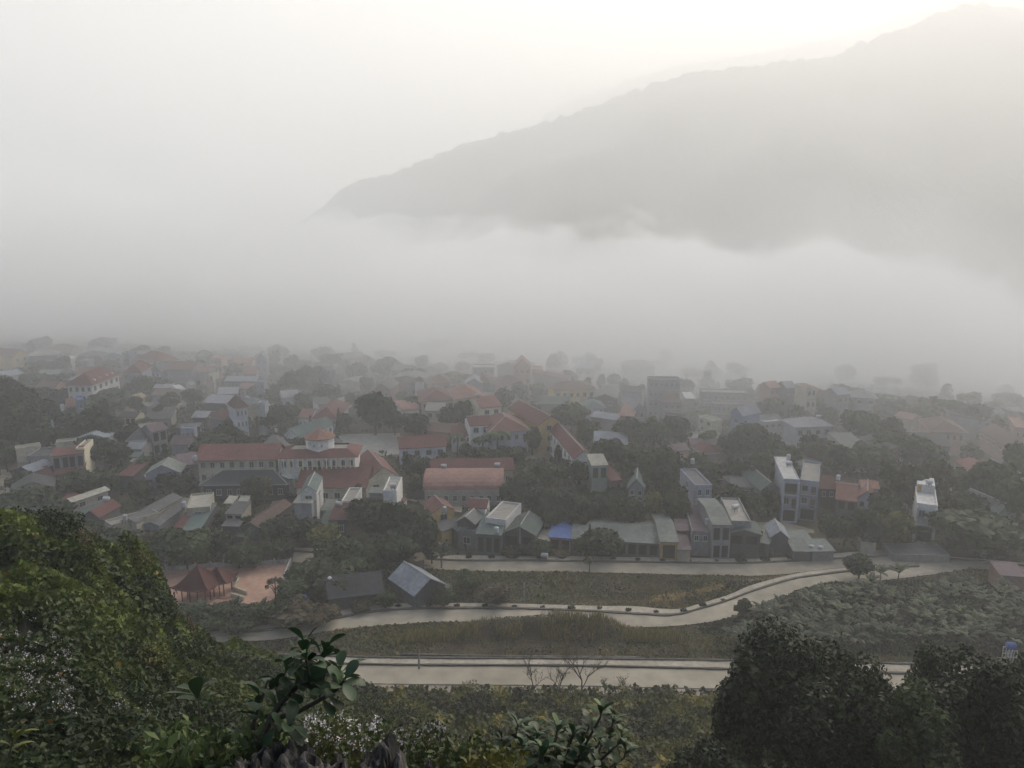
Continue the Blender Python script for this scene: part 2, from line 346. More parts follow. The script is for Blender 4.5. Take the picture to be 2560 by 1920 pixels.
def house(reg, A, B, C, h, kind, roof, wall, win='', rise=1.5, side='R', label=None, short=None, name='house', cat='house', ridge=False, oh=.35, zg=None, par=.5, cols=None):
    A, B, C = (P(reg, q) for q in (A, B, C))
    ctr, ang, W, D = fit(A, B, C, side, h, zg)
    root = bpy.data.objects.new(name, None); COL.objects.link(root); root.location = ctr; root.rotation_euler = (0, 0, ang); root.empty_display_size = 1
    h = h + .4; x = W / 2; y = D / 2; wm = MB(); rm = MB(); T = .14
    def walls(zf, zb=None, zl=None, zr=None): pass
    if kind == 'flat':
        wm.box(-x, x, -y, y, 0, h - par)
        t = .18; z0 = h - par + .003
        wm.box(-x, x, -y, -y + t, z0, h); wm.box(-x, x, y - t, y, z0, h); wm.box(-x, -x + t, -y + t, y - t, z0, h); wm.box(x - t, x, -y + t, y - t, z0, h)
        rm.box(-x + t + .01, x - t - .01, -y + t + .01, y - t - .01, z0, z0 + .12)
    elif kind == 'gx':
        wm.add([(-x, -y, 0), (x, -y, 0), (x, y, 0), (-x, y, 0), (-x, -y, h), (x, -y, h), (x, y, h), (-x, y, h), (-x, 0, h + rise), (x, 0, h + rise)],
               [(0, 1, 5, 4), (2, 3, 7, 6), (1, 2, 6, 9, 5), (3, 0, 4, 8, 7)])
        k = rise / y; e = h - oh * k + T
        rm.slab([(-x - oh, -y - oh, e), (x + oh, -y - oh, e), (x + oh, 0, h + rise + T), (-x - oh, 0, h + rise + T)], T * .8)
        rm.slab([(x + oh, y + oh, e), (-x - oh, y + oh, e), (-x - oh, 0, h + rise + T), (x + oh, 0, h + rise + T)], T * .8)
        if ridge: rd = MB(); ridgecap(rd, (-x - oh, 0, h + rise + T), (x + oh, 0, h + rise + T))
    elif kind == 'gy':
        wm.add([(-x, -y, 0), (x, -y, 0), (x, y, 0), (-x, y, 0), (-x, -y, h), (x, -y, h), (x, y, h), (-x, y, h), (0, -y, h + rise), (0, y, h + rise)],
               [(0, 1, 5, 8, 4), (2, 3, 7, 9, 6), (1, 2, 6, 5), (3, 0, 4, 7)])
        k = rise / x; e = h - oh * k + T
        rm.slab([(-x - oh, y + oh, e), (-x - oh, -y - oh, e), (0, -y - oh, h + rise + T), (0, y + oh, h + rise + T)], T * .8)
        rm.slab([(x + oh, -y - oh, e), (x + oh, y + oh, e), (0, y + oh, h + rise + T), (0, -y - oh, h + rise + T)], T * .8)
        if ridge: rd = MB(); ridgecap(rd, (0, -y - oh, h + rise + T), (0, y + oh, h + rise + T))
    elif kind in ('hip', 'pyr'):
        wm.box(-x, x, -y, y, 0, h); oo = oh + .15; X = x + oo; Y = y + oo
        r_ = 0 if kind == 'pyr' else max(0, (X - Y)) if X > Y else 0; r2 = max(0, Y - X) if (X <= Y and kind != 'pyr') else 0
        z = h + .02; zt = h + rise
        rm.add([(-X, -Y, z), (X, -Y, z), (X, Y, z), (-X, Y, z), (-r_, -r2, zt), (r_ + 1e-3, -r2, zt), (r_ + 1e-3, r2 + 1e-3, zt), (-r_, r2 + 1e-3, zt)],
               [(3, 2, 1, 0), (0, 1, 5, 4), (1, 2, 6, 5), (2, 3, 7, 6), (3, 0, 4, 7), (4, 5, 6, 7)])
        if ridge:
            rd = MB(); [ridgecap(rd, a_, b_, .1) for a_, b_ in (((-X, -Y, z), (-r_, -r2, zt)), ((X, -Y, z), (r_, -r2, zt)), ((X, Y, z), (r_, r2, zt)), ((-X, Y, z), (-r_, r2, zt)), ((-r_, -r2, zt), (r_ + .05, r2 + .05, zt)))]
        fa = MB(); fa.box(-X - .05, X + .05, -Y - .05, Y + .05, h - .2, h + .015); fa.build('fascia', FRAME, root)
    elif kind == 'sf':
        wm.add([(-x, -y, 0), (x, -y, 0), (x, y, 0), (-x, y, 0), (-x, -y, h), (x, -y, h), (x, y, h + rise), (-x, y, h + rise)], [(0, 1, 5, 4), (2, 3, 7, 6), (1, 2, 6, 5), (3, 0, 4, 7)])
        k = rise / (2 * y); rm.slab([(-x - .2, -y - oh, h + T - oh * k), (x + .2, -y - oh, h + T - oh * k), (x + .2, y + .1, h + rise + T), (-x - .2, y + .1, h + rise + T)], T * .8)
    elif kind == 'arch':
        n = 10; pr = [(-y * math.cos(math.pi * i / n), h + rise * math.sin(math.pi * i / n)) for i in range(n + 1)]
        wm.box(-x, x, -y, y, 0, h)
        for s_ in (-1, 1): wm.add([(s_ * x, a_, b_) for a_, b_ in pr], [tuple(range(n + 1))])
        for i in range(n):
            (a0, b0), (a1, b1) = pr[i], pr[i + 1]
            rm.slab([(-x - oh, a0, b0 + T), (x + oh, a0, b0 + T), (x + oh, a1, b1 + T), (-x - oh, a1, b1 + T)], T * .8)
    elif kind == 'skirt':
        wm.box(-x, x, -y, y, 0, h); s_ = 2.2; X = x + .8; Y = y + .8
        rm.add([(-X, -Y, h), (X, -Y, h), (X, Y, h), (-X, Y, h), (-x + s_, -y + s_, h + rise), (x - s_, -y + s_, h + rise), (x - s_, y - s_, h + rise), (-x + s_, y - s_, h + rise)],
               [(0, 1, 5, 4), (1, 2, 6, 5), (2, 3, 7, 6), (3, 0, 4, 7), (3, 2, 1, 0)])
        dk = MB(); dk.box(-x + s_, x - s_, -y + s_, y - s_, h + .01, h + rise - .35); dk.build('roof_deck', rmat('conc'), root)
    wm.build('wall', wmat(wall), root); rf = rm.build('roof', rmat(roof), root)
    if ridge and kind in ('gx', 'gy', 'hip', 'pyr'): rd.build('ridge_cap', pmat('ridge_mortar', (.45, .43, .40), .1, 1), rf)
    rng = random.Random(int(A[0] * 7 + A[1]))
    for spec in win.split():
        fc, rest = spec[0], spec[2:]; wk = 'window'
        if rest.endswith('o'): wk = 'shade_panel'; rest = rest[:-1]
        r_, c_ = (int(q) for q in rest.split('x')); L_ = W if fc in 'FB' else D
        ww = min(1.5, L_ / c_ * .5) if wk == 'window' else L_ / c_ * .72; st = (h - .4) / max(r_, round((h - .4) / 3.2), 1)
        for i in range(r_):
            for j in range(c_):
                u = -L_ / 2 + L_ * (j + .5) / c_ + rng.uniform(-.1, .1); wh = min(1.5, st * .48) if wk == 'window' else st * .7
                z = h - (i + 1) * st + (st - wh) * .5 - (par * .3 if kind == 'flat' else 0)
                if fc == 'F': l_, r2_ = (u, -y, z), 0
                elif fc == 'R': l_, r2_ = (x, u, z), R(90)
                elif fc == 'L': l_, r2_ = (-x, u, z), R(-90)
                link(wk, winmesh(ww, wh, wk), root, l_, (0, 0, r2_))
    if 'floorlines' in (cols or '') or (kind == 'flat' and h > 6 and W > 3):
        lm = MB(); nst = round((h - .4) / 3.2)
        for i in range(1, nst): z = (h - .4) * i / nst + .2; lm.box(-x - .02, x + .02, -y - .35, -y + .0, z - .12, z + .06)
        if nst > 1: lm.build('ledge', FRAME, root)
    EXCL.append([root.location + Matrix.Rotation(ang, 3, 'Z') @ Vector(q) for q in ((-x - .3, -y - .3, 0), (x + .3, -y - .3, 0), (x + .3, y + .3, 0), (-x - .3, y + .3, 0))])
    cpx = pix((ctr.x, ctr.y, h * .8))
    BLD.append(dict(o=root, W=W, D=D, h=h, kind=kind, roof=roof, wall=wall, win=win, px=cpx, label=label, short=short, ctr=ctr, ang=ang, rise=rise))
    if short: LAND.append((cpx[0], cpx[1], short))
    tag(root, label, cat, 'houses of the town' if cat == 'house' else None)
    return BLD[-1]
H_ = house
# far left hillside
H_('a', (280, 440), (600, 380), (420, 180), 7, 'gy', 'red', 'yellow', 'F:2x2', 2.5, side='L', label='bright yellow gabled house with red roof at the far left edge of town', short='the yellow gabled house')
H_('a', (560, 190), (735, 190), (660, 90), 9, 'gy', 'grey', 'grey', 'F:2x2 R:2x2', 2)
H_('a', (640, 350), (1500, 330), (1450, 255), 5, 'gx', 'brown', 'grey', 'F:1x5', 1.5)
H_('a', (1275, 515), (1500, 510), (1490, 430), 5, 'gx', 'white', 'white', 'F:1x2', .8, label='small white roofed house below the foggy skyline on the left', short='the small white roofed house')
H_('a', (1690, 520), (1850, 520), (1860, 470), 6, 'flat', 'conc', 'lilac', 'F:2x2')
H_('a', (130, 860), (500, 800), (580, 690), 5, 'gx', 'steel', 'grey', '', 1.2, label='long light grey sheet metal roof below the yellow gabled house')
H_('a', (690, 1190), (1080, 1180), (1090, 1000), 5, 'gx', 'brown', 'pink', 'F:1x3', 2, label='brown roofed house with a pale pink front wall among dark trees')
H_('a', (1640, 1360), (1780, 1345), (1800, 1260), 8, 'flat', 'blue', 'blue', 'F:2x1', label='narrow bright blue house below the white institutional block', short='the narrow blue house')
H_('a', (1400, 1520), (1610, 1500), (1640, 1380), 5, 'sf', 'brick', 'dark', 'F:1x2o', 1)
H_('a', (1380, 930), (1630, 930), (1640, 780), 8, 'flat', 'conc', 'lilac', 'F:1x3')
H_('a', (760, 480), (1080, 470), (1100, 400), 4, 'gx', 'grey', 'grey', '', 1)
H_('a', (800, 820), (1250, 810), (1260, 730), 4, 'gx', 'sage', 'grey', '', 1)
SCH = H_('A', (715, 605), (975, 605), (1235, 490), 9.5, 'hip', 'red', 'white', 'F:3x4 R:3x5', 3.6, label='large white institutional block with red hipped roof and a row of dormers', short='the white hipped block', name='school_building', cat='school', oh=.6)
H_('b', (930, 620), (1290, 610), (1480, 470), 9, 'hip', 'red', 'lilac', 'F:3x4', 3, label='big red roofed house right behind the white hipped block', short='the big red roofed house')
H_('b', (1030, 180), (1170, 170), (1215, 140), 11, 'flat', 'grey', 'lilac', 'F:3x2')
H_('b', (1220, 215), (1470, 205), (1450, 170), 9, 'gx', 'sage', 'grey', '', 1)
H_('b', (1180, 310), (1640, 370), (1820, 270), 9, 'hip', 'red', 'yellow', 'R:3x3 F:2x4', 3, label='red roofed house showing a bright yellow side wall on the far left', short='the house with the yellow side wall')
H_('b', (1330, 570), (1685, 570), (1640, 440), 7, 'hip', 'dark', 'pale', 'F:2x4', 2.2, label='pale blue walled house under a dark hipped roof', short='the pale blue walled house')
H_('S', (415, 924), (478.8, 924), (478, 908), 7, 'gx', 'red', 'grey', 'F:2x9', 2, label='long two storey school with dull red roof on the far left slope', short='the long dull red roof', name='school_building', cat='school')
H_('b', (1400, 950), (1950, 925), (1930, 850), 4, 'gx', 'lav', 'lilac', '', .7, label='low lavender metal roof over a market hall', short='the lavender roof')
H_('b', (1540, 1090), (1970, 1080), (1960, 970), 4, 'gx', 'brown', 'lilac', 'F:1x6', 1)
H_('b', (1430, 1330), (1560, 1300), (1575, 1230), 3, 'sf', 'sage', 'grey', '', .6, label='pale mint tin shed on the dusty yard', short='the pale mint shed')
H_('b', (1100, 1400), (1290, 1330), (1330, 1290), 3, 'sf', 'tan', 'beige', '', .5)
H_('b', (830, 1560), (1180, 1560), (1190, 1460), 5, 'gx', 'dark', 'cream', 'F:2x3o', 1)
H_('b', (1210, 1160), (1390, 1110), (1330, 1060), 3, 'gx', 'tan', 'yellow', '', 1)
H_('b', (470, 1200), (600, 1180), (610, 1140), 3, 'sf', 'white', 'white', '', .5)
H_('c', (490, 250), (800, 215), (790, 175), 7, 'hip', 'sage', 'grey', 'F:2x3', 2)
H_('c', (720, 295), (960, 300), (955, 250), 9, 'flat', 'conc', 'pink', 'F:2x3')
H_('c', (1180, 415), (1600, 410), (1590, 345), 6, 'gx', 'orange', 'cream', 'F:1x6', 1.5, label='long pale orange roof on the far skyline beside a pointed tree', short='the pale orange roof')
H_('c', (1690, 320), (1940, 310), (1880, 245), 9, 'gy', 'lav', 'lilac', 'F:2x2', 2)
H_('c', (1430, 640), (1700, 630), (1660, 545), 6, 'gx', 'brick', 'grey', 'F:1x3', 2)
H_('c', (690, 625), (790, 640), (800, 600), 9, 'flat', 'conc', 'cream', 'F:3x1', label='slim cream tube house standing between brown roofs', short='the slim cream house')
H_('c', (490, 600), (760, 590), (740, 520), 6, 'gx', 'pink', 'grey', '', 1.6)
H_('c', (1040, 790), (1690, 790), (1690, 700), 6, 'gx', 'steel', 'dark', 'F:1x8', 1, label='very long blue grey metal roof on the left slope', short='the long blue grey roof')
H_('c', (750, 760), (1010, 720), (1000, 670), 7, 'flat', 'brick', 'pink', 'F:2x3')
H_('c', (900, 1070), (1300, 1050), (1290, 925), 5, 'gx', 'lav', 'dark', '', 1.2)
H_('c', (1340, 960), (1600, 950), (1600, 875), 5, 'sf', 'brick', 'white', '', .8)
H_('c', (1695, 800), (1865, 800), (1870, 745), 10, 'flat', 'conc', 'lilac', 'F:3x2', label='blue grey tube house with tiered white balconies', short='the tiered blue grey house')
H_('c', (1890, 1010), (2040, 990), (2050, 955), 6, 'flat', 'white', 'white', 'F:2x2', label='small white box house at the right end of the left slope', short='the white box house')
H_('c', (1270, 1370), (1515, 1335), (1480, 1230), 10, 'hip', 'brown', 'pale', 'F:3x3', 3, label='tall pale house with pyramid roof among the left slope houses', short='the tall pyramid roofed house')
H_('c', (730, 1535), (965, 1595), (1220, 1500), 5, 'hip', 'red', 'grey', 'R:1x3', 2.4, label='dark red hipped roof set cornerwise among grey houses', short='the cornerwise red roof')
H_('c', (1430, 1200), (1600, 1285), (1775, 1200), 6, 'hip', 'teal', 'beige', 'R:2x3', 1.2)
H_('c', (1730, 1250), (1890, 1250), (1900, 1195), 10, 'flat', 'conc', 'pale', 'F:4x3', label='tall narrow house with rows of pale blue windows', short='the pale blue windowed house')
H_('c', (1950, 1345), (2110, 1300), (2120, 1245), 7, 'flat', 'brick', 'cream', 'F:2x3o', label='cream house with two storeys of open galleries', short='the cream gallery house')
H_('c', (600, 1240), (1080, 1260), (1090, 1120), 5, 'gx', 'lav', 'dark', '', 1.6)
H_('c', (350, 1560), (640, 1560), (700, 1440), 4, 'gx', 'lav', 'dark', '', 1)
H_('c', (200, 1060), (400, 1060), (400, 1000), 4, 'gx', 'brown', 'beige', 'F:1x2', 1)
H_('c', (60, 980), (200, 960), (220, 880), 4, 'sf', 'white', 'cream', '', .6)
H_('c', (320, 890), (420, 880), (440, 825), 4, 'sf', 'sage', 'pale', '', .5)
H_('B', (970, 590), (1140, 575), (1090, 515), 6, 'arch', 'lav', 'pale', 'F:1x2 R:1x2', 1.6, label='grey blue house with rounded roof in front of misty trees', short='the round roofed house')
H_('B', (1290, 795), (1530, 795), (1545, 645), 5, 'hip', 'red', 'pale', 'F:1x5', 3, label='red hipped roof hall with pale blue wall above the courtyard', short='the red hipped hall', oh=.6)
H_('B', (1130, 785), (1260, 785), (1255, 700), 4, 'gx', 'brick', 'white', 'F:1x3', 1.6)
H_('B', (1350, 650), (1500, 630), (1585, 575), 6, 'sf', 'grey', 'white', 'R:2x2', 1, label='small white walled house with grey sloping roof beside the red hipped hall')
H_('B', (975, 960), (1120, 985), (1195, 810), 5, 'gy', 'teal', 'white', 'R:2x7', 2, label='pale green roofed block with white framed side gallery', short='the pale green roofed block')
H_('B', (60, 1225), (890, 1215), (830, 1110), 9, 'gx', 'brick', 'cream', 'F:2x8', 2.4, side='R', label='long cream school wing with red roof and seven square windows', short='the long cream school wing', name='school_building', cat='school', ridge=False, oh=.6)
CUP = H_('B', (930, 1215), (1735, 1198), (1760, 1085), 9, 'skirt', 'red', 'white', 'F:2x9', 1.5, label='white school wing with red skirt roof and small red cupola', short='the school wing with the cupola', name='school_building', cat='school')
H_('B', (120, 1490), (990, 1480), (1080, 1345), 4, 'hip', 'dark', 'dark', 'F:1x8', 2.8, label='long low hall with dark grey hipped roof before the cream school', short='the dark grey hall', oh=.6, ridge=True)
H_('B', (1110, 1525), (1850, 1525), (1870, 1330), 4, 'gx', 'red', 'beige', 'F:1x6', 2.6, label='wide dark red roofed hall behind the left row of tube houses', short='the wide dark red hall')
H_('B', (1880, 1440), (2190, 1400), (2205, 1190), 4.5, 'gy', 'brick', 'cream', 'F:1x2', 2.6, ridge=True, label='red roofed school wing turned end on beside the tall white party wall', short='the end on red wing')
H_('C', (505, 1350), (1370, 1335), (1365, 1240), 4.6, 'gx', 'red', 'cream', 'F:1x8', 1.8, label='long dark red roof carrying two steel tanks behind the pink barrel roof', short='the long red tank roof', cat='hall', name='hall')
H_('C', (430, 1555), (1260, 1550), (1265, 1370), 4, 'arch', 'pink', 'conc', 'F:1x9', 2.4, label='big pink barrel vaulted roof in the middle of town', short='the pink barrel roof', cat='hall', name='hall')
H_('C', (170, 1110), (655, 1085), (590, 990), 6, 'gx', 'red', 'pale', 'F:2x4 R:2x2', 1.8, label='two storey house with dark red roof and white balcony beside the courtyard', short='the red roof by the courtyard')
H_('C', (400, 605), (750, 590), (720, 490), 7.5, 'hip', 'red', 'cream', 'F:2x4', 2.6, ridge=True, label='cream villa with dark red hipped roof and one pale valley strip', short='the cream hipped villa', oh=.6)
H_('C', (200, 720), (375, 700), (370, 600), 5, 'arch', 'pink', 'white', '', 1.5, label='faded pink barrel roof left of the cream hipped villa', short='the faded pink barrel roof')
H_('C', (760, 580), (1060, 565), (1180, 460), 9, 'hip', 'orange', 'cream', 'F:2x3', 2.6, label='broad orange red hipped roof standing highest in the middle of town', short='the broad orange roof')
H_('C', (1040, 680), (1245, 660), (1195, 560), 9, 'gx', 'brick', 'cream', 'F:3x2', 2, side='R', label='three storey cream house with white stepped gable below the broad orange roof', short='the stepped gable house', ridge=True)
BLU = H_('C', (1130, 935), (1535, 910), (1420, 770), 7.5, 'hip', 'brick', 'pale', 'F:2x5', 2.8, ridge=True, label='large pale blue villa with brick red hipped roof and palms in front', short='the pale blue villa', oh=.6)
H_('C', (920, 870), (1140, 855), (1090, 780), 8.5, 'gx', 'red', 'white', 'F:2x2', 1.6, label='white gabled wing left of the pale blue villa', short='the white gabled wing', ridge=True)
H_('C', (715, 970), (940, 970), (900, 870), 5, 'gx', 'maroon', 'white', 'F:1x3', 1.4)
H_('C', (1650, 850), (1870, 825), (1640, 650), 9, 'gy', 'brick', 'yellow', 'F:3x1 R:3x3', 2, ridge=True, label='tall pale yellow school block with red ridge roof and corner column', short='the pale yellow block', name='school_building', cat='school', oh=.7)
H_('C', (2030, 1215), (2215, 1205), (1930, 900), 7, 'gy', 'red', 'white', 'L:2x7', 1.8, side='L', ridge=True, label='red roofed long house with white galleried side running away to the back', short='the galleried red roofed house')
H_('C', (275, 450), (450, 445), (440, 425), 8, 'hip', 'dark', 'lilac', 'F:2x2', 2)
H_('C', (330, 395), (420, 395), (415, 375), 10, 'pyr', 'brown', 'white', '', 1.5, label='little roof pavilion with pyramid cap in the mist', name='roof_pavilion', cat='pavilion')
H_('C', (520, 410), (700, 405), (680, 350), 8, 'hip', 'brown', 'grey', 'F:2x2', 2)
H_('C', (875, 415), (1040, 415), (1000, 370), 8, 'gy', 'steel', 'grey', 'F:2x1', 1.6)
H_('C', (1000, 400), (1120, 400), (1110, 355), 8, 'hip', 'brown', 'grey', '', 1.6)
H_('C', (1250, 420), (1490, 405), (1450, 350), 7, 'hip', 'maroon', 'pink', 'F:2x3', 2)
H_('C', (1380, 240), (1560, 240), (1540, 200), 11, 'gy', 'pink', 'pink', 'F:3x3', 3, label='ghostly pink gabled house almost lost in the fog', short='the ghostly pink house')
H_('C', (1570, 270), (1690, 270), (1680, 230), 8, 'flat', 'pink', 'pink', 'F:2x2')
H_('C', (940, 250), (1170, 250), (1160, 210), 9, 'flat', 'conc', 'conc', 'F:2x4')
H_('S', (1387, 975), (1487, 971), (1463, 956), 8, 'hip', 'brown', 'yellow', 'F:2x6', 2, label='foggy yellow villa with colonnaded balcony at the edge of the mist', short='the foggy yellow villa')
H_('C', (1640, 640), (1980, 640), (1900, 560), 5, 'gx', 'green', 'grey', '', 1.5)
H_('D', (110, 505), (300, 500), (250, 440), 6, 'hip', 'teal', 'pale', 'F:1x3', 1.6)
H_('D', (160, 600), (430, 640), (410, 575), 4, 'gx', 'steel', 'grey', '', 1)
H_('D', (600, 530), (740, 525), (660, 440), 7, 'gy', 'lav', 'grey', 'F:2x2', 1.8, label='misty grey gabled house with two porch openings', short='the misty grey gable')
H_('D', (470, 590), (610, 600), (595, 470), 6, 'gx', 'pink', 'brick', '', 1.5)
H_('D', (775, 205), (1110, 210), (1090, 175), 13, 'flat', 'mauve', 'grey', 'F:4x6', label='big misty block standing highest on the right skyline', short='the big misty block', name='apartment_building', cat='apartment building')
H_('D', (930, 440), (1120, 440), (1070, 370), 7, 'hip', 'brown', 'grey', 'F:2x3', 2)
H_('D', (1170, 410), (1260, 410), (1240, 370), 5, 'sf', 'white', 'grey', '', .8)
H_('D', (1340, 340), (1830, 350), (1720, 310), 7, 'flat', 'conc', 'grey', 'F:2x8', label='very long flat grey block in the mist on the right', short='the long flat grey block')
H_('D', (1460, 465), (1840, 475), (1800, 435), 6, 'flat', 'grey', 'conc', 'F:1x8')
H_('D', (1650, 560), (1770, 590), (2000, 560), 8, 'gy', 'steel', 'blue', 'F:2x1', 2, label='misty house with a sky blue gable wall', short='the sky blue gable')
H_('D', (1300, 590), (1450, 645), (1470, 600), 5, 'flat', 'sage', 'cream', 'F:1x2')
H_('D', (1190, 825), (1550, 835), (1545, 770), 4, 'flat', 'lav', 'beige', 'F:1x8', par=.6, label='long flat lavender roof with cream parapet between the dark trees', short='the cream parapet roof')
H_('D', (1230, 900), (1570, 900), (1560, 850), 3.4, 'gx', 'mauve', 'brick', '', 1)
H_('D', (1350, 990), (1500, 980), (1450, 905), 4, 'hip', 'brick', 'grey', '', 2)
H_('D', (1080, 970), (1200, 960), (1190, 885), 4, 'gx', 'mauve', 'pink', '', 1)
H_('D', (480, 965), (640, 965), (620, 930), 3.5, 'gx', 'brick', 'white', '', 1)
H_('D', (2000, 660), (2200, 640), (2190, 610), 5, 'flat', 'white', 'pale', 'F:1x3')
H_('D', (170, 1125), (335, 1120), (300, 1042), 7.2, 'sf', 'beige', 'mint', 'F:1x2o', 1.0, label='tall box house with cream sloping roof above dark trees', short='the cream topped box house', oh=.2)
H_('D', (370, 1285), (480, 1275), (455, 1130), 4, 'sf', 'red', 'brick', '', 1.2)
H_('D', (560, 1350), (725, 1360), (590, 1090), 5, 'gy', 'teal', 'grey', 'F:1x2', 2, ridge=True, side='L', label='steep teal gabled roof running away from the viewer', short='the steep teal gable')
H_('D', (830, 1270), (965, 1285), (930, 1160), 3, 'gx', 'brick', 'grey', '', 1)
H_('D', (1010, 1235), (1095, 1230), (1090, 1160), 4, 'gx', 'orange', 'grey', '', 1)
LIL = H_('D', (1270, 1330), (1448, 1325), (1335, 1150), 9, 'flat', 'grey', 'lilac', 'F:3x2 L:1x1', label='lilac walled tube house with flat grey roof and one skylight', short='the lilac tube house')
H_('D', (1520, 1260), (1640, 1255), (1655, 1200), 4, 'pyr', 'orange', 'brick', '', 2.6, label='tiny house with steep salmon pyramid roof', short='the salmon pyramid roof')
H_('D', (1680, 1360), (1830, 1350), (1800, 1260), 4.5, 'sf', 'grey', 'dark', 'F:1x2', .8)
H_('J', (900, 580), (1110, 590), (1060, 480), 5, 'gx', 'grey', 'grey', 'F:1x2', .8)
H_('J', (1205, 615), (1400, 610), (1290, 385), 6, 'gy', 'dgreen', 'grey', 'F:2x2', 1.6, ridge=True, side='L', label='dark grey green gabled house left of the white tower house', short='the dark gable by the white tower house')
WH1 = H_('J', (1440, 495), (1615, 505), (1585, 265), 9.7, 'flat', 'white', 'pale', '', par=.3, label='tall white tower house with pale flat roof and stacked open balconies', short='the white tower house')
WH2 = H_('J', (1622, 505), (1820, 528), (1830, 320), 9, 'flat', 'conc', 'lilac', '', label='pale blue tube house with rubble strewn roof joined to the white tower house', short='the rubble roofed house')
H_('E', (645, 1165), (810, 1185), (830, 1040), 5, 'gx', 'brick', 'dark', 'F:1x2o', 1.6, label='salmon red tiled roof right of the rubble roofed house', short='the salmon tiled roof', ridge=True)
H_('E', (500, 1075), (640, 1080), (655, 985), 5, 'gx', 'red', 'dark', 'F:1x2', 1.6)
H_('E', (860, 1070), (992, 1080), (990, 1018), 6.5, 'gx', 'orange', 'pale', '', .8)
H_('E', (820, 1150), (975, 1170), (990, 1080), 5.6, 'gy', 'brick', 'pale', 'F:1x2', 1.7, ridge=True, label='white porch house with small red front gable', short='the red porch gable')
WH3 = H_('K', (1075, 242), (1298, 272), (1295, 40), 8.2, 'flat', 'white', 'white', '', par=.7, label='slender white three storey tube house standing alone on the right', short='the lone white tube house')
H_('K', (1930, 350), (2130, 330), (1720, 165), 5, 'gy', 'sage', 'mint', 'F:1x3', 1.6, side='L', ridge=True, label='grey green gabled house with orange hip and mint shutters at the right edge', short='the mint shuttered house')
H_('E', (300, 560), (600, 550), (540, 490), 7, 'hip', 'lav', 'pale', 'F:2x4', 1.8, label='pale blue villa with striped awning roof among dark trees on the right', short='the villa with the striped roof')
H_('E', (1440, 590), (1720, 605), (1650, 510), 7, 'hip', 'brown', 'pink', 'F:1x5', 2, label='dull brown villa under the great round tree on the right', short='the dull brown villa')
H_('E', (1840, 590), (2100, 740), (2212, 670), 5, 'gx', 'brown', 'pink', 'F:1x5', 2, label='long brown roofed building at the right edge with pale eaves line', short='the long brown roof')
H_('E', (1640, 850), (1780, 940), (1860, 850), 6, 'gx', 'brick', 'beige', 'F:2x3', 1, label='beige walled house with rusty roof half hidden on the right', short='the beige walled house')
H_('E', (1560, 900), (1640, 1000), (1660, 880), 6, 'flat', 'beige', 'beige', '')
H_('E', (1130, 470), (1270, 500), (1270, 455), 5, 'gx', 'pink', 'beige', '', 1)
for q in [((85, 235), (165, 225), (170, 190), 12, 'gx', 'pink', 'pink'), ((225, 235), (300, 230), (300, 195), 12, 'gx', 'steel', 'grey'), ((395, 230), (478, 225), (480, 185), 14, 'flat', 'orange', 'beige'),
          ((460, 290), (580, 290), (575, 255), 9, 'hip', 'brown', 'grey'), ((650, 290), (750, 280), (750, 240), 11, 'gx', 'steel', 'grey'), ((790, 310), (980, 320), (940, 275), 9, 'hip', 'lav', 'grey'),
          ((1050, 320), (1150, 330), (1140, 295), 9, 'flat', 'conc', 'grey'), ((330, 280), (420, 285), (415, 250), 8, 'gx', 'brown', 'grey'), ((500, 350), (640, 355), (630, 320), 6, 'gx', 'steel', 'beige'),
          ((20, 330), (180, 335), (170, 300), 6, 'gx', 'steel', 'grey'), ((200, 380), (300, 385), (290, 350), 5, 'gx', 'lav', 'grey'), ((30, 520), (180, 510), (170, 470), 4, 'gx', 'sage', 'pale'),
          ((2140, 560), (2250, 570), (2240, 480), 8, 'flat', 'pink', 'pink')]:
    H_('E', q[0], q[1], q[2], q[3], q[4], q[5], q[6], 'F:2x2', 1.5)
# front rows
H_('F', (690, 425), (770, 445), (960, 275), 5, 'gy', 'beige', 'conc', 'R:1x2', .5, label='narrow house with long cream roof and red front strip at the left', short='the long cream roof on the left')
H_('F', (640, 430), (745, 440), (800, 385), 4.6, 'sf', 'red', 'brick', '', .5)
H_('F', (890, 595), (1050, 605), (1225, 480), 5.5, 'gy', 'red', 'dark', 'F:1x1', 1.2, label='dark house with bright maroon metal roof in the left row', short='the maroon metal roof')
H_('F', (770, 565), (885, 585), (1060, 435), 4.5, 'gy', 'green', 'dark', '', .6, label='grey green tin roof just left of the maroon metal roof')
H_('F', (1110, 640), (1185, 690), (1375, 375), 5, 'flat', 'conc', 'beige', 'F:1x1', label='long bare beige side wall house in the left row', short='the bare beige wall')
H_('F', (1285, 650), (1450, 665), (1650, 380), 4.5, 'gy', 'grey', 'beige', '', .8, label='long grey sheet roof with a bright beige side wall', short='the long grey roof with beige side')
H_('F', (1265, 718), (1425, 718), (1440, 655), 3, 'sf', 'brick', 'dark', '', .5)
H_('F', (1530, 690), (1690, 695), (1870, 430), 3.2, 'gy', 'grey', 'grey', '', .6)
H_('d', (680, 1190), (1130, 1035), (1110, 870), 5, 'gx', 'steel', 'dark', '', 1, label='pale grey sloping roof in the dim cluster at the left edge', short='the pale sloping roof')
H_('d', (560, 850), (1080, 830), (1060, 660), 6.5, 'flat', 'dark', 'grey', 'F:1x4')
H_('d', (1115, 860), (1770, 790), (1750, 700), 7.5, 'sf', 'red', 'grey', 'F:1x4o', .8, label='red roofed upper storey with dark open gallery at the left', short='the red roofed open gallery')
H_('d', (1160, 1250), (1790, 1180), (1780, 1030), 3.6, 'sf', 'red', 'dark', '', 1)
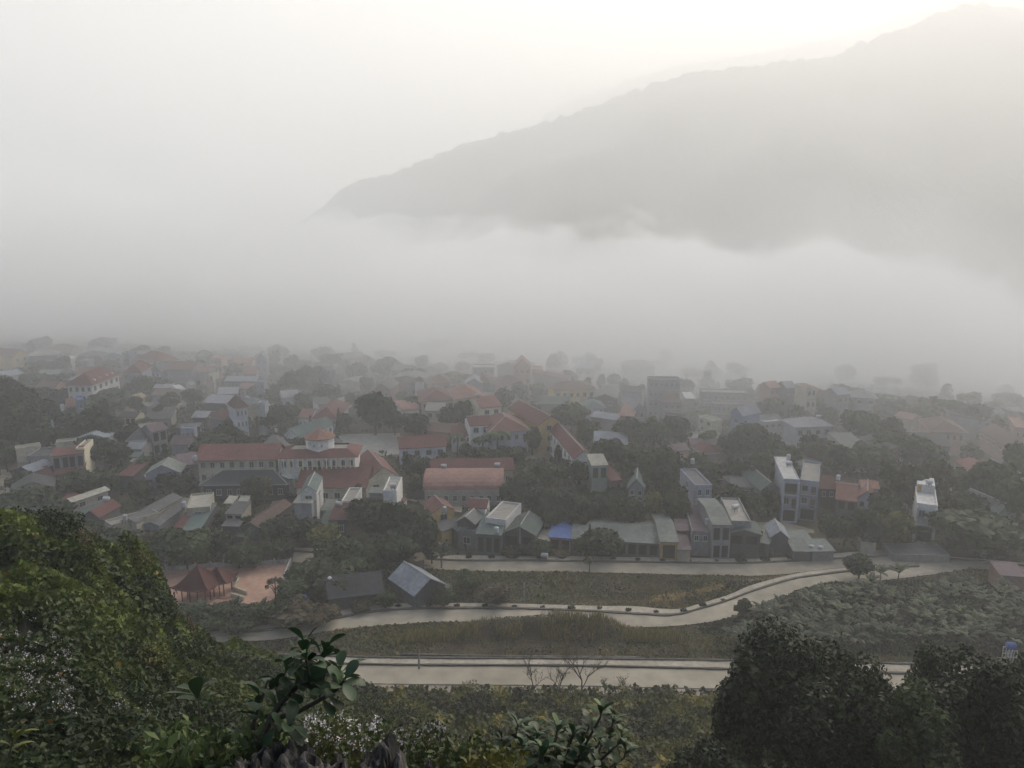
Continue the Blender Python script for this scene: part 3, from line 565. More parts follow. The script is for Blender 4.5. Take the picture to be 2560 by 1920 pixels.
H_('d', (600, 1400), (1150, 1270), (1130, 1060), 3.6, 'gx', 'maroon', 'dark', '', 1.6, label='big dim maroon roof low in the cluster at the left edge', short='the dim maroon roof')
H_('d', (1830, 860), (2190, 850), (2180, 750), 4, 'hip', 'orange', 'grey', '', 2, label='small orange hipped roof in the dim left trees', short='the small orange hip')
H_('d', (340, 690), (870, 610), (860, 550), 7, 'flat', 'conc', 'beige', '')
H_('d', (1180, 560), (1600, 520), (1600, 460), 8, 'flat', 'conc', 'beige', 'F:1x3')
H_('d', (1600, 680), (1780, 670), (1770, 500), 8.5, 'flat', 'conc', 'cream', 'F:1x1')
H_('d', (1240, 1340), (1440, 1330), (1420, 1240), 3, 'sf', 'sage', 'grey', '', .4)
H_('d', (1010, 130), (1140, 110), (1140, 40), 7, 'flat', 'conc', 'lilac', 'F:2x1')
H_('e', (480, 1260), (800, 1275), (890, 1060), 4, 'sf', 'red', 'dark', '', 1.5)
H_('e', (660, 1030), (870, 1030), (900, 940), 4, 'sf', 'sage', 'dark', '', .4)
H_('e', (1190, 335), (1500, 270), (1480, 160), 7, 'gx', 'mauve', 'grey', 'F:2x2o', 1.4, label='grey two storey house with dark balcony openings above dim trees', short='the grey balcony house')
H_('e', (680, 520), (1030, 500), (1040, 350), 5, 'hip', 'grey', 'grey', '', 2)
H_('e', (640, 700), (960, 700), (980, 560), 4, 'gx', 'steel', 'grey', '', 1)
H_('e', (1790, 265), (2090, 255), (2080, 200), 7, 'flat', 'lav', 'lilac', 'F:1x3')
H_('e', (1600, 600), (1960, 600), (1980, 480), 5, 'gx', 'mauve', 'grey', '', 1.6)
H_('e', (1640, 850), (1825, 1065), (2040, 830), 5, 'gy', 'mauve', 'grey', '', 1.6, label='mauve roof turned cornerwise left of the cream school wing', short='the cornerwise mauve roof')
H_('e', (1290, 1090), (1770, 1085), (1700, 985), 4.6, 'pyr', 'brown', 'lilac', 'F:1x4', 2.6, label='small house with dark pyramid roof and lilac fascia', short='the lilac fascia house')
H_('e', (1100, 1345), (1350, 1295), (1340, 1235), 3, 'sf', 'beige', 'beige', '', .4)
H_('e', (700, 880), (900, 880), (900, 800), 3, 'sf', 'teal', 'dark', '', .4)
H_('G', (275, 515), (530, 492), (648, 332), 6, 'flat', 'beige', 'beige', 'F:1x1', label='tube house with broad beige terrace and tall pale side wall', short='the beige terrace house')
H_('G', (245, 748), (425, 742), (530, 512), 4, 'sf', 'teal', 'dark', '', 1, label='teal sheet roof running down from the beige terrace house', short='the teal sheet roof')
H_('G', (150, 722), (240, 722), (305, 600), 3.6, 'sf', 'brick', 'dark', '', .8)
H_('G', (700, 570), (865, 575), (905, 485), 5, 'sf', 'grey', 'beige', 'F:1x2o', .8, label='grey roofed house with a beige side wall left of the brown strip roof', short='the small grey roofed house')
H_('G', (665, 700), (840, 705), (870, 640), 3.4, 'sf', 'grey', 'dark', '', .5)
H_('G', (885, 700), (1050, 715), (1195, 455), 3, 'gy', 'brown', 'dark', '', .9, label='long dark brown strip roof beside a dirt lane', short='the brown strip roof')
H_('G', (1493, 342), (1660, 337), (1757, 185), 9, 'gy', 'teal', 'white', 'F:1x1', 1.2, ridge=True, label='tallest house of the left row with teal gable and bare white side wall', short='the tall teal gabled house', oh=.1)
H_('G', (1425, 457), (1612, 460), (1640, 350), 7.2, 'sf', 'beige', 'grey', '', .4, label='cream sloping roof terrace on the front of the tall teal gabled house')
H_('G', (1720, 535), (1830, 535), (1858, 442), 3.5, 'sf', 'sage', 'beige', '', .4)
H_('G', (1800, 638), (1975, 638), (2003, 505), 3.6, 'sf', 'maroon', 'dark', 'F:1x2', .9)
H_('G', (1930, 432), (2070, 432), (2098, 292), 5, 'flat', 'conc', 'white', '', label='low concrete roof with a white side parapet behind the dark trees', short='the white parapet roof')
H_('G', (1690, 700), (1860, 700), (1870, 560), 3, 'sf', 'dgreen', 'dark', '', .5)
H_('G', (690, 460), (775, 460), (785, 405), 3, 'sf', 'beige', 'beige', 'F:1x1', .4)
H_('G', (830, 452), (920, 450), (930, 398), 3, 'sf', 'beige', 'beige', '', .4)
WP = H_('H', (245, 322), (388, 322), (466, 178), 8.6, 'flat', 'conc', 'white', '', label='flat roofed tube house with very tall white party wall', short='the tall white party wall')
H_('H', (100, 415), (285, 422), (300, 335), 4.4, 'sf', 'green', 'dark', '', .8)
H_('H', (100, 350), (232, 352), (245, 312), 5.6, 'sf', 'sage', 'grey', '', .3)
H_('H', (290, 520), (400, 530), (430, 430), 3.6, 'sf', 'brick', 'white', '', .5)
H_('H', (770, 560), (1000, 525), (1088, 402), 5.4, 'gy', 'brick', 'yellow', 'F:1x1 R:1x2', 1.4, ridge=True, side='R', label='brick red gabled house with a long yellow side wall', short='the yellow sided house')
H_('H', (770, 708), (868, 752), (948, 640), 3.6, 'gy', 'grey', 'yellow', '', .9, label='little grey gabled shed in front of the yellow sided house')
H_('H', (650, 570), (740, 600), (795, 492), 3.6, 'gy', 'dark', 'dark', '', 1)
H_('H', (945, 690), (1050, 760), (1110, 600), 3.6, 'sf', 'green', 'dark', '', .6)
H_('H', (1150, 502), (1332, 512), (1398, 425), 6.4, 'gx', 'red', 'white', 'R:1x1', 1, ridge=True, label='small red tiled roof with salmon roof gable beside the stained concrete terrace', short='the small red tiled roof')
H_('H', (1035, 650), (1215, 675), (1322, 535), 5, 'gy', 'sage', 'dark', '', 1.2, ridge=True, label='grey green gable roof between red tiles and the concrete terrace', short='the sage gable')
H_('H', (1335, 608), (1548, 636), (1664, 452), 6.2, 'flat', 'conc', 'white', '', label='flat concrete terrace mottled with pale stains above the kerbside road', short='the stained concrete terrace')
H_('H', (1238, 782), (1500, 800), (1548, 645), 4.4, 'sf', 'teal', 'dark', 'F:1x3o', .9, label='bright grey green sheet roof below the stained concrete terrace', short='the sheet roof under the stained terrace')
H_('H', (1040, 738), (1230, 752), (1228, 700), 4, 'flat', 'grey', 'grey', 'F:1x1', label='plain block wall house with one small window', short='the plain block house')
H_('H', (1540, 768), (1860, 800), (1945, 640), 4, 'gy', 'green', 'dark', 'F:1x2o', 1.5, ridge=True, label='wide dull green gable roof left of the blue roof', short='the wide green gable')
H_('I', (165, 640), (308, 650), (318, 450), 2.6, 'flat', 'beige', 'beige', '', par=.3, label='low beige concrete terrace wedged beside the blue roof', short='the low beige terrace')
H_('I', (312, 604), (545, 622), (632, 462), 3, 'sf', 'blue', 'brick', 'F:1x2o', .7, label='bright blue sheet roof beside the upper road', short='the bright blue roof')
H_('I', (560, 622), (1485, 676), (1470, 445), 3, 'gx', 'sage', 'dark', 'F:1x8o', 1.2, label='very long grey green warehouse roof facing the upper road', short='the long warehouse roof', name='warehouse', cat='warehouse')
H_('I', (1495, 660), (1682, 664), (1640, 360), 3.9, 'gx', 'sage', 'ochre', 'F:1x1o', 1.0, label='narrow ochre house with pale grey roof at the end of the warehouse', short='the narrow ochre house', oh=.15)
H_('I', (1682, 738), (1815, 742), (1800, 552), 2.8, 'sf', 'mauve', 'beige', '', .8)
H_('I', (1668, 535), (1795, 540), (1785, 440), 4, 'sf', 'mauve', 'pink', '', .4)
H_('J', (470, 1048), (660, 1056), (640, 782), 5.2, 'flat', 'mauve', 'grey', 'F:1x2', label='grey house with open mauve roof terrace and green tin lean-to', short='the mauve terrace house')
H_('J', (690, 990), (884, 992), (832, 712), 7.2, 'gx', 'sage', 'grey', 'F:2x2o', .9, label='tall house with pale two tone sloping metal roof', short='the two tone metal roof', oh=.15)
H_('J', (885, 942), (1098, 950), (1030, 702), 7, 'flat', 'conc', 'grey', '', label='cluttered flat concrete roof with cream back strip and steel tank', short='the cluttered concrete roof')
H_('J', (862, 1074), (1195, 1092), (1150, 968), 5, 'gy', 'green', 'dark', 'F:1x2o', .8, label='dark open fronted house under a striped green metal roof', short='the striped green roof')
H_('J', (1208, 1178), (1275, 1190), (1222, 958), 2.8, 'sf', 'sage', 'dark', '', .5)
H_('J', (1312, 1112), (1492, 1122), (1450, 1000), 3.6, 'gy', 'steel', 'dark', '', 1.3, ridge=True, label='small dark hut with pale ridged grey gable near the upper road', short='the pale ridged hut')
H_('J', (1548, 1266), (1735, 1270), (1733, 1158), 2.2, 'sf', 'sage', 'dark', '', .5, label='low grey green shed roof right of the pale ridged hut', short='the low grey green shed')
H_('J', (1748, 1268), (1980, 1264), (1945, 1165), 2.2, 'sf', 'sage', 'grey', '', .5)
H_('J', (1520, 1150), (1740, 1152), (1730, 1065), 2, 'sf', 'sage', 'dark', '', .3)
H_('K', (480, 660), (640, 672), (638, 612), 2.6, 'flat', 'beige', 'beige', '')
H_('K', (820, 790), (1430, 800), (1420, 680), 1.6, 'flat', 'grey', 'conc', '', par=.2, label='long low concrete walled platform by the road bend on the right', short='the low concrete platform', name='concrete_platform', cat='platform')
H_('K', (1960, 1010), (2230, 1030), (2215, 920), 3, 'sf', 'mauve', 'brick', '', .5, label='mauve sheet roof at the right edge below the road', short='the mauve roof by the road')
# huts beside the plaza
H_('H', (322, 1252), (580, 1432), (895, 1318), 2.8, 'gx', 'steel', 'dark', '', 2.0, ridge=True, label='weathered grey tin hut roof with tan far slope between the two roads', short='the weathered tin hut', name='hut', cat='hut')
H_('H', (760, 1400), (880, 1428), (1000, 1420), 1.8, 'sf', 'sage', 'dark', '', .5, name='hut', cat='hut', label='pale green lean-to behind the weathered tin hut')
H_('G', (1800, 1470), (2360, 1400), (2350, 1215), 2.6, 'gx', 'dark', 'dark', '', 2.2, name='hut', cat='hut', label='long low dark tiled house half buried in shrubs left of the tin hut', short='the long dark tiled house')
H_('H', (340, 1085), (505, 1120), (520, 1020), 2.4, 'gx', 'brown', 'dark', '', 1, name='hut', cat='hut', label='small brown roofed hut under the dark trees above the tin hut')
H_('H', (590, 1068), (680, 1042), (620, 990), 2.4, 'gx', 'tan', 'dark', '', .6, name='hut', cat='hut', label='small tan roofed shack beside a banana plant')
TP = H_('G', (1405, 1540), (1572, 1485), (1570, 1400), 1.8, 'sf', 'blue', 'dark', '', .9, name='tarpaulin_shelter', cat='shelter', label='bright blue tarpaulin shelter among shrubs below the plaza', short='the blue tarpaulin', oh=.2)

BBX = []; rf_ = random.Random(12); nfill = 0; tries = 0
ZONES = [((-215, -95), (240, 385)), ((-120, -40), (215, 330)), ((-45, 60), (215, 330)), ((40, 200), (195, 262)), ((-120, -40), (150, 215)), ((110, 175), (155, 200))]
while nfill < 70 and tries < 4000:
    tries += 1; zx, zy = ZONES[tries % len(ZONES)]; x_ = rf_.uniform(*zx); y_ = rf_.uniform(*zy)
    if abs(x_) > y_ * .68 or y_ > 372 - .42 * x_ or y_ > 345 + max(0, -x_) * .2: continue
    W_ = rf_.uniform(5, 11); D_ = rf_.uniform(6, 13); h_ = rf_.choice([3.4, 3.6, 4.2, 6.2, 6.8]); an = R((18 if x_ < -60 else -8) + rf_.uniform(-14, 14)) + (R(90) if rf_.random() < .4 else 0)
    ux = Vector((math.cos(an), math.sin(an), 0)); uy = Vector((-ux.y, ux.x, 0)); c_ = Vector((x_, y_, h_)); pts = [c_ + ux * W_ / 2 * a_ + uy * D_ / 2 * b_ for a_ in (-1.05, 0, 1.05) for b_ in (-1.05, 0, 1.05)]
    PXs = np.array([p.x for p in pts]); PYs = np.array([p.y for p in pts])
    if len(BBX) < len(EXCL): BBX.extend([(min(p[0] for p in pl), max(p[0] for p in pl), min(p[1] for p in pl), max(p[1] for p in pl)) for pl in EXCL[len(BBX):]])
    if any(inpoly(PXs, PYs, pl).any() for pl, b_ in zip(EXCL, BBX) if b_[0] < x_ + 9 and b_[1] > x_ - 9 and b_[2] < y_ + 9 and b_[3] > y_ - 9): continue
    A_ = pix(c_ - ux * W_ / 2 - uy * D_ / 2); B_ = pix(c_ + ux * W_ / 2 - uy * D_ / 2); C_ = pix(c_ + ux * W_ / 2 + uy * D_ / 2); k_ = rf_.choice(['gx', 'gx', 'gy', 'hip', 'sf', 'flat', 'gy'])
    house('S', A_, B_, C_, h_, k_, rf_.choice(['grey', 'brown', 'mauve', 'steel', 'grey', 'sage', 'red', 'brown', 'conc', 'dark', 'dark', 'mauve']), rf_.choice(['grey', 'conc', 'grey', 'beige', 'dark', 'brick', 'dark', 'lilac']), rf_.choice(['F:1x2', 'F:2x2', '', 'F:1x3']) if h_ < 5 else 'F:2x2', rf_.uniform(1, 2)); nfill += 1
# facades of the three tower houses: each storey's opening, balcony slab and rail are parts
def facade(b, storeys, wallc='white'):
    W = b['W']; D = b['D']; h = b['h']; y = -D / 2; root = b['o']; n = len(storeys); top = h - .6; st = (top - .4) / n
    for i, (kind) in enumerate(storeys):
        z0 = .4 + st * (n - 1 - i)
        if kind == 'o':     # thin dark panel on the wall, an open bay's shade painted as colour
            m = MB(); m.mi = 0; m.box(-W * .36, W * .36, y - .05, y + .01, z0 + .15, z0 + st - .45); m.build('shade_panel', BAY_SHADE, root)
        elif kind == 'w':
            link('window', winmesh(W * .34, st * .5), root, (-W * .22, y, z0 + st * .3)); m = MB(); m.box(-.45, .45, -.05, .012, 0, st * .72); m.build('door', pmat('brown_door', (.10, .06, .04)), root, loc=(W * .24, y, z0 + .06))
        s = MB(); s.box(-W / 2 - .02, W / 2 + .02, y - .7, y - .01, z0 - .1, z0 + .05); s.box(-W / 2, -W / 2 + .25, y - .7, y - .012, z0 + .052, z0 + st - .1); s.box(W / 2 - .25, W / 2, y - .7, y - .012, z0 + .052, z0 + st - .1)
        s.build('balcony', wmat(wallc), root)
        if i < n - 1:
            r = MB(); r.box(-W / 2 + .26, W / 2 - .26, y - .68, y - .63, z0 + .8, z0 + .86)
            for k in range(9): xx = -W / 2 + .35 + (W - .7) * k / 8; r.box(xx - .03, xx + .03, y - .67, y - .64, z0 + .055, z0 + .8)
            r.build('railing', FRAME, root)
facade(WH1, ['o', 'w', 'o'], 'pale'); facade(WH2, ['w', 'w', 'o'], 'lilac'); facade(WH3, ['w', 'o'], 'white')
# roof terrace room of the lone white house, cupola of the school, dormers of the cream block
def addpart(b, name, mb, mat): return mb.build(name, mat, b['o'])
m = MB(); m.box(-WH3['W'] / 2 + .2, WH3['W'] / 2 - .2, WH3['D'] * .12, WH3['D'] / 2 - .2, WH3['h'] - .55, WH3['h'] + 1.2); addpart(WH3, 'roof_room', m, wmat('white'))
m = MB(); m.box(-1.6, -.8, WH3['D'] * .12 - .06, WH3['D'] * .12 - .005, WH3['h'] - .5, WH3['h'] + .9); addpart(WH3, 'door', m, pmat('ochre_door', (.5, .33, .12)))
h = CUP['h']; m = MB(); n = 8; rr = 3.4
m.tube([(0, 0, h + .8), (0, 0, h + 3.8)], rr, 8); cw = addpart(CUP, 'cupola', m, wmat('white'))
m = MB(); m.tube([(0, 0, h + 3.82), (0, 0, h + 4.0), (0, 0, h + 5.9)], [rr + .5, rr + .5, .15], 8); m.build('cupola_roof', rmat('orange'), cw)
for k in (-1, 0, 1): link('window', winmesh(.5, .6), cw, (k * .9, -rr * .925 - .02, h + 2.2))
m = MB(); x = CUP['W'] / 2; y = CUP['D'] / 2
for k in range(17): xx = -x + 2 * x * k / 16; m.box(xx - .12, xx + .12, -y - 1.2, -y - .95, .4, h - .02)
addpart(CUP, 'column', m, wmat('cream')); m = MB(); m.box(-x, x, -y - 1.25, -y - .01, h * .5 - .1, h * .5 + .9); addpart(CUP, 'gallery', m, wmat('white'))
for k in range(4):
    m = MB(); yy = -SCH['D'] / 2 + SCH['D'] * (k + .8) / 4.6; x = SCH['W'] / 2
    m.add([(x - 1.6, yy - .6, SCH['h'] + .3), (x - .3, yy - .6, SCH['h'] + .3), (x - .3, yy + .6, SCH['h'] + .3), (x - 1.6, yy + .6, SCH['h'] + .3), (x - .3, yy, SCH['h'] + 1.5), (x - 1.9, yy, SCH['h'] + 1.5)], [(1, 2, 4), (0, 1, 4, 5), (2, 3, 5, 4)])
    addpart(SCH, 'dormer', m, wmat('white'))
m = MB(); x = SCH['W'] / 2; y = SCH['D'] / 2; m.box(x + .01, x + .08, -y, y, .4, 3.0); m.box(-x, x, -y - .08, -y - .01, .4, 3.0); addpart(SCH, 'plinth', m, wmat('brick'))

# ---------------------------------------------------------------- water tanks
def tankmesh(kind):
    m = MB()
    if kind == 'up':
        m.tube([(0, 0, .9), (0, 0, 2.15), (0, 0, 2.4)], [.55, .55, .12], 14)
        return m.mesh('tank', METAL)
    m.tube([(-.85, 0, 1.35), (-.75, 0, 1.35), (.75, 0, 1.35), (.85, 0, 1.35)], [.3, .55, .55, .3], 14); return m.mesh('tank', METAL)
def standmesh(z=.9):
    m = MB()
    for a in (-.45, .45):
        for b in (-.45, .45): m.box(a - .04, a + .04, b - .04, b + .04, 0, z)
    m.box(-.5, .5, -.5, .5, z - .08, z - .003); return m.mesh('stand', pmat('stand_steel', (.15, .15, .15)))
TK = {'up': tankmesh('up'), 'lie': tankmesh('lie')}; ST = standmesh(); ST2 = standmesh(.8)
def tank(reg, p, h, kind, label, s=.82, cat='water tank'):
    q = at(*P(reg, p), h + 1.5 * s); root = bpy.data.objects.new('water_tank', None); COL.objects.link(root); root.location = (q.x, q.y, h); root.rotation_euler = (0, 0, random.Random(p[0]).uniform(-.4, .4)); root.scale = (s, s, s)
    link('tank', TK[kind], root); link('stand', ST if kind == 'up' else ST2, root); tag(root, label, cat, 'steel water tanks on the roofs')
for reg, p, h, k, l in [('C', (635, 1290), 5.8, 'lie', 'left one of two steel tanks on the long dark red roof'), ('C', (1205, 1275), 5.8, 'lie', 'right one of two steel tanks on the long dark red roof'),
        ('J', (1495, 265), 9.4, 'up', 'rear steel tank on the white tower house roof'), ('J', (1500, 325), 9.4, 'lie', 'front steel tank on the white tower house roof'),
        ('K', (1205, 12), 9.4, 'lie', 'steel tank high on the lone white tube house'), ('D', (1240, 1078), 10.5, 'up', 'steel tank on a tall stand over the lilac tube house'),
        ('J', (925, 785), 6.6, 'lie', 'domed steel tank on the cluttered concrete roof'), ('J', (634, 955), 4.8, 'up', 'round steel tank on the mauve roof terrace'),
        ('H', (895, 525), 5.2, 'up', 'steel tank before the yellow sided house'), ('H', (350, 262), 8.2, 'lie', 'steel tank on the roof beside the tall white party wall'),
        ('H', (1450, 745), 4.2, 'up', 'steel tank at the corner of the sheet roof under the stained terrace'), ('G', (1805, 1280), 3.0, 'up', 'steel tank above the long dark tiled house'),
        ('J', (1740, 1235), 1.0, 'up', 'left one of two steel tanks by the roadside shed'), ('J', (1835, 1243), 1.0, 'up', 'right one of two steel tanks by the roadside shed'),
        ('K', (1790, 752), .6, 'up', 'lone steel tank near the road at the right'), ('K', (1680, 158), 4.5, 'up', 'steel tank beside the mint shuttered house'),
        ('E', (490, 470), 8.6, 'lie', 'steel tank on the villa with the striped roof'), ('G', (255, 475), 6, 'up', 'steel tank at the corner of the beige terrace house'),
        ('G', (1900, 455), 4, 'lie', 'steel tank behind the small maroon roof in the left row'), ('F', (1130, 405), 5.5, 'lie', 'steel tank beside the maroon metal roof'),
        ('F', (1328, 612), 4.8, 'up', 'steel tank on the long grey sheet roof at the left'), ('I', (260, 792), .2, 'lie', 'white cylinder lying beside the upper road kerb'),
        ('J', (1145, 1212), .6, 'lie', 'pale tank beside the striped green roof house'), ('E', (655, 985), 6.5, 'up', 'steel tank above the salmon tiled roof'),
        ('B', (890, 920), 4, 'up', 'bright tank left of the pale green roofed block'), ('e', (2110, 900), 6, 'lie', 'bright tank at the left end of the cream school wing'), ('C', (995, 540), 11, 'lie', 'solar tank on the stepped gable house'),
        ('I', (1992, 442), 5, 'up', 'small round tank beside the mauve roof terrace'), ('a', (1570, 755), 9, 'up', 'bright dot of a tank left of the white hipped block'), ('b', (1520, 415), 9, 'lie', 'bright tank above the pale blue walled house'),
        ('c', (1530, 1135), 6, 'lie', 'bright tank above the teal hipped roof on the left slope'), ('D', (1420, 297), 8, 'up', 'pale tank on the long flat grey block'), ('B', (35, 1215), 9, 'up', 'tank at the left gable of the cream school wing')]:
    tank(reg, p, h, k, l)
# blue tank on a white frame at the right edge
q = at(2522, 1652, 3.2); root = link('water_tower', None, None, (q.x, q.y, gz(q))); root.scale = (.75, .75, .8); m = MB()
for a in (-.9, -.3, .3, .9):
    for b in (-.7, .7): m.box(a - .05, a + .05, b - .05, b + .05, 0, 2.6)
for z in (1.3, 2.55): m.box(-.95, .95, -.75, -.65, z, z + .08); m.box(-.95, .95, .65, .75, z, z + .08)
m.build('frame', pmat('white_paint', (.6, .62, .64)), root); m = MB(); m.tube([(-.9, 0, 3.25), (-.7, 0, 3.25), (.7, 0, 3.25), (.9, 0, 3.25)], [.35, .6, .6, .35], 14); m.build('tank', pmat('blue_plastic', (.08, .14, .35)), root)
tag(root, 'blue plastic tank on a white pipe frame at the right edge', 'water tower')

# ---------------------------------------------------------------- pavilion on the plaza
TILE = pmat('pavilion_tiles', (.10, .028, .024), .15, .6, .75, grime=.3, stripes=3.5); TRIM = pmat('pavilion_trim', (.20, .09, .075), .1, 1)
RCOL = pmat('red_lacquer', (.16, .035, .03), .1, 1, .6)
pc = at(*P('G', (455, 1462)), 0); root = link('pavilion', None, None, (pc.x, pc.y, 0)); root.rotation_euler = (0, 0, R(-8)); root.scale = (.8, .8, .84)
def pagoda(x0, y0, w, d, ze, zt, name):
    """hipped roof with upswept corners, concave slopes"""
    m = MB(); n = 9; rings = []
    for k in range(n + 1):
        t = k / n; f = 1 - t; s = (f ** .75); z = ze + (zt - ze) * (t ** 1.7)
        ring = []
        for i in range(32):
            a = i / 32 * 4; e = int(a); u = a - e; c = [(-1, -1), (1, -1), (1, 1), (-1, 1)]; p0 = c[e]; p1 = c[(e + 1) % 4]
            px_ = p0[0] + (p1[0] - p0[0]) * u; py_ = p0[1] + (p1[1] - p0[1]) * u; cu = abs(2 * u - 1) ** 3
            ring.append((x0 + px_ * (w / 2 * s + .12) * (1 + .06 * cu), y0 + py_ * (d / 2 * s + .12) * (1 + .06 * cu), z + cu * .75 * f ** 1.5))
        rings.append(ring)
    v = [p for r_ in rings for p in r_]
    f_ = [(k * 32 + i, k * 32 + (i + 1) % 32, (k + 1) * 32 + (i + 1) % 32, (k + 1) * 32 + i) for k in range(n) for i in range(32)] + [tuple(range(31, -1, -1)), tuple(range(n * 32, n * 32 + 32))]
    m.add(v, f_); r_ = m.build(name, TILE, root); t = MB()
    for e in range(4): t.tube([Vector(rings[k][e * 8]) + Vector((0, 0, .06)) for k in range(n + 1)], .11, 5)
    t.tube([(x0 - .5, y0, zt + .05), (x0 + .5, y0, zt + .05)], .12, 5); t.build('hip_trim', TRIM, r_)
pagoda(-.3, -.6, 8.2, 6.8, 3.1, 7.2, 'roof'); pagoda(2.4, 2.6, 6.6, 4.8, 2.9, 5.7, 'roof')
m = MB(); m.tube([(-.3, -.6, 7.1), (-.3, -.6, 7.8)], [.12, .22], 8); m.build('finial', TRIM, root)
for x, y in [(-3, -2.9), (-1.2, -2.9), (.6, -2.9), (2.4, -2.9), (-3, 1.6), (2.6, .2), (4.6, .8), (4.8, 3.9), (.6, 3.9), (-3, -.7), (2.5, -1.2), (3.8, .4)]:
    m = MB(); m.tube([(x, y, .1), (x, y, 3.4)], .14, 8); m.build('column', RCOL, root)
m = MB(); m.box(-3.6, 3.2, -3.6, 2.2, .14, .3); m.box(3.2, 5.8, -.4, 4.6, .14, .3); m.build('floor_slab', pmat('slab_red', (.32, .19, .15)), root)
tag(root, 'red tiled twin pavilion with upswept eaves on the brick coloured plaza', 'pavilion'); LAND.append((*pix((pc.x, pc.y, 4)), 'the red pavilion'))
EXCL.append([(pc.x - 4, pc.y - 4), (pc.x + 6, pc.y - 4), (pc.x + 6, pc.y + 5), (pc.x - 4, pc.y + 5)])
def wall_line(name, reg, pts, hgt, thick, mat, label, cat, posts=0, z=0, cap=None):
    w_ = [at(*P(reg, p), z) for p in pts]
    for q in w_: q.z = max(gz(q), z if z else 0)
    m = MB()
    for a, b in zip(w_[:-1], w_[1:]):
        d = (b - a).normalized(); n_ = Vector((-d.y, d.x, 0)) * thick / 2
        m.add([a - n_, b - n_, b + n_, a + n_] + [p + Vector((0, 0, hgt)) for p in (a - n_, b - n_, b + n_, a + n_)], [(4, 5, 6, 7), (0, 1, 5, 4), (1, 2, 6, 5), (2, 3, 7, 6), (3, 0, 4, 7)])
    o = m.build(name, mat); tag(o, label, cat)
    if posts:
        for a, b in zip(w_[:-1], w_[1:]):
            n = max(1, int((b - a).length / posts))
            for k in range(n):
                q = a.lerp(b, k / n); pm = MB(); pm.box(q.x - .14, q.x + .14, q.y - .14, q.y + .14, q.z, q.z + hgt + .35); pm.build('post', mat, o)
    return o
CRW = pmat('cream_plaster', (.5, .46, .34), .1, 1)
wall_line('garden_wall', 'G', [(60, 1185), (700, 1140), (1390, 1108)], 1.0, .2, pmat('white_wash', (.42, .43, .40), .2, .6, grime=.4), 'white post and panel fence along the back of the plaza', 'fence', 2.6)
wall_line('garden_wall', 'G', [(1395, 1100), (1330, 1260), (1265, 1395)], 1.2, .25, MATS['white_wash'], 'pale wall down the right side of the plaza', 'wall')
wall_line('garden_wall', 'G', [(700, 1300), (845, 1290), (792, 1395), (925, 1445)], .9, .3, CRW, 'low zigzag cream wall beside the red pavilion', 'wall')
wall_line('garden_wall', 'G', [(755, 1460), (890, 1500)], .9, .3, CRW, 'short cream wall below the zigzag wall on the plaza', 'wall')
wall_line('sign_board', 'G', [(675, 1130), (775, 1128)], 1.3, .2, CRW, 'blank cream board standing at the back of the plaza', 'board')
wall_line('retaining_wall', 'N', [(1, 445), (900, 462), (1900, 470)], .45, .3, pmat('old_concrete', (.17, .165, .14), .3, 1, grime=.4), 'low broken retaining wall above the lower road', 'wall', z=3)
wall_line('garden_wall', 'K', [(985, 400), (1060, 520)], 2.2, .3, wmat('pale'), 'pale compound wall left of the lone white tube house', 'wall')
wall_line('garden_wall', 'K', [(1300, 560), (1310, 430), (1420, 410)], 2.0, .3, wmat('grey'), 'grey compound wall right of the lone white tube house', 'wall')
wall_line('garden_wall', 'H', [(500, 405), (860, 410)], 2.0, .25, wmat('dark'), 'dark wall below the pink barrel roof', 'wall')
wall_line('garden_wall', 'I', [(1150, 760), (1480, 800)], .9, .2, MATS['white_wash'], 'broken pale fence before the long warehouse', 'fence', 2.0)

# ---------------------------------------------------------------- utility poles
POLE = pmat('pole_concrete', (.24, .24, .23), .15, 1); 
def pole(reg, base, top, label, arms=True):
    b = at(*P(reg, base), 0); b.z = gz(b); t = aty(*P(reg, top), b.y); h = max(3.0, t.z - b.z); root = link('utility_pole', None, None, b)
    m = MB(); m.tube([(0, 0, -.2), (0, 0, h)], [.16, .09], 8); m.build('shaft', POLE, root)
    if arms:
        m = MB(); m.box(-.7, .7, -.04, .04, h - .5, h - .42); m.box(-.5, .5, -.04, .04, h - 1.1, h - 1.02); m.build('crossarm', POLE, root)
    tag(root, label, 'utility pole', 'concrete utility poles'); return root, h
PL = [pole('H', (1700, 1000), (1695, 600), 'pole in front of the wide green gable'), pole('I', (328, 420), (335, 105), 'pole rising behind the bright blue roof'), pole('I', (780, 400), (792, 200), 'pole behind the left part of the warehouse roof'),
      pole('C', (1497, 1625), (1495, 1320), 'pole in the trees right of the pink barrel roof'), pole('H', (855, 400), (858, 215), 'left thin pole before the pink barrel roof', False), pole('H', (562, 230), (565, 120), 'short pole left of the pink barrel roof', False),
      pole('E', (1800, 1230), (1812, 1130), 'white pole beside the mint shuttered house', False), pole('N', (155, 700), (153, 590), 'thin marker post below the lower road at the left', False), pole('H', (1745, 1530), (1730, 1300), 'bare leaning pole in the dark field', False)]
def wire(a, b):
    (ra, ha), (rb, hb) = a, b; p = Vector(ra.location) + Vector((0, 0, ha - .5)); q = Vector(rb.location) + Vector((0, 0, hb - .5))
    m = MB(); m.tube([p.lerp(q, k / 12) - Vector((0, 0, (1.2) * math.sin(math.pi * k / 12))) for k in range(13)], .018, 4); tag(m.build('cable', pmat('black_cable', (.03, .03, .03))), None, 'cable').__setitem__('label', 'thin sagging cable between ' + {0: 'the green gable pole and the blue roof pole', 1: 'the blue roof pole and the warehouse pole', 2: 'the warehouse pole and the barrel roof pole'}[WN[0]]); WN[0] += 1
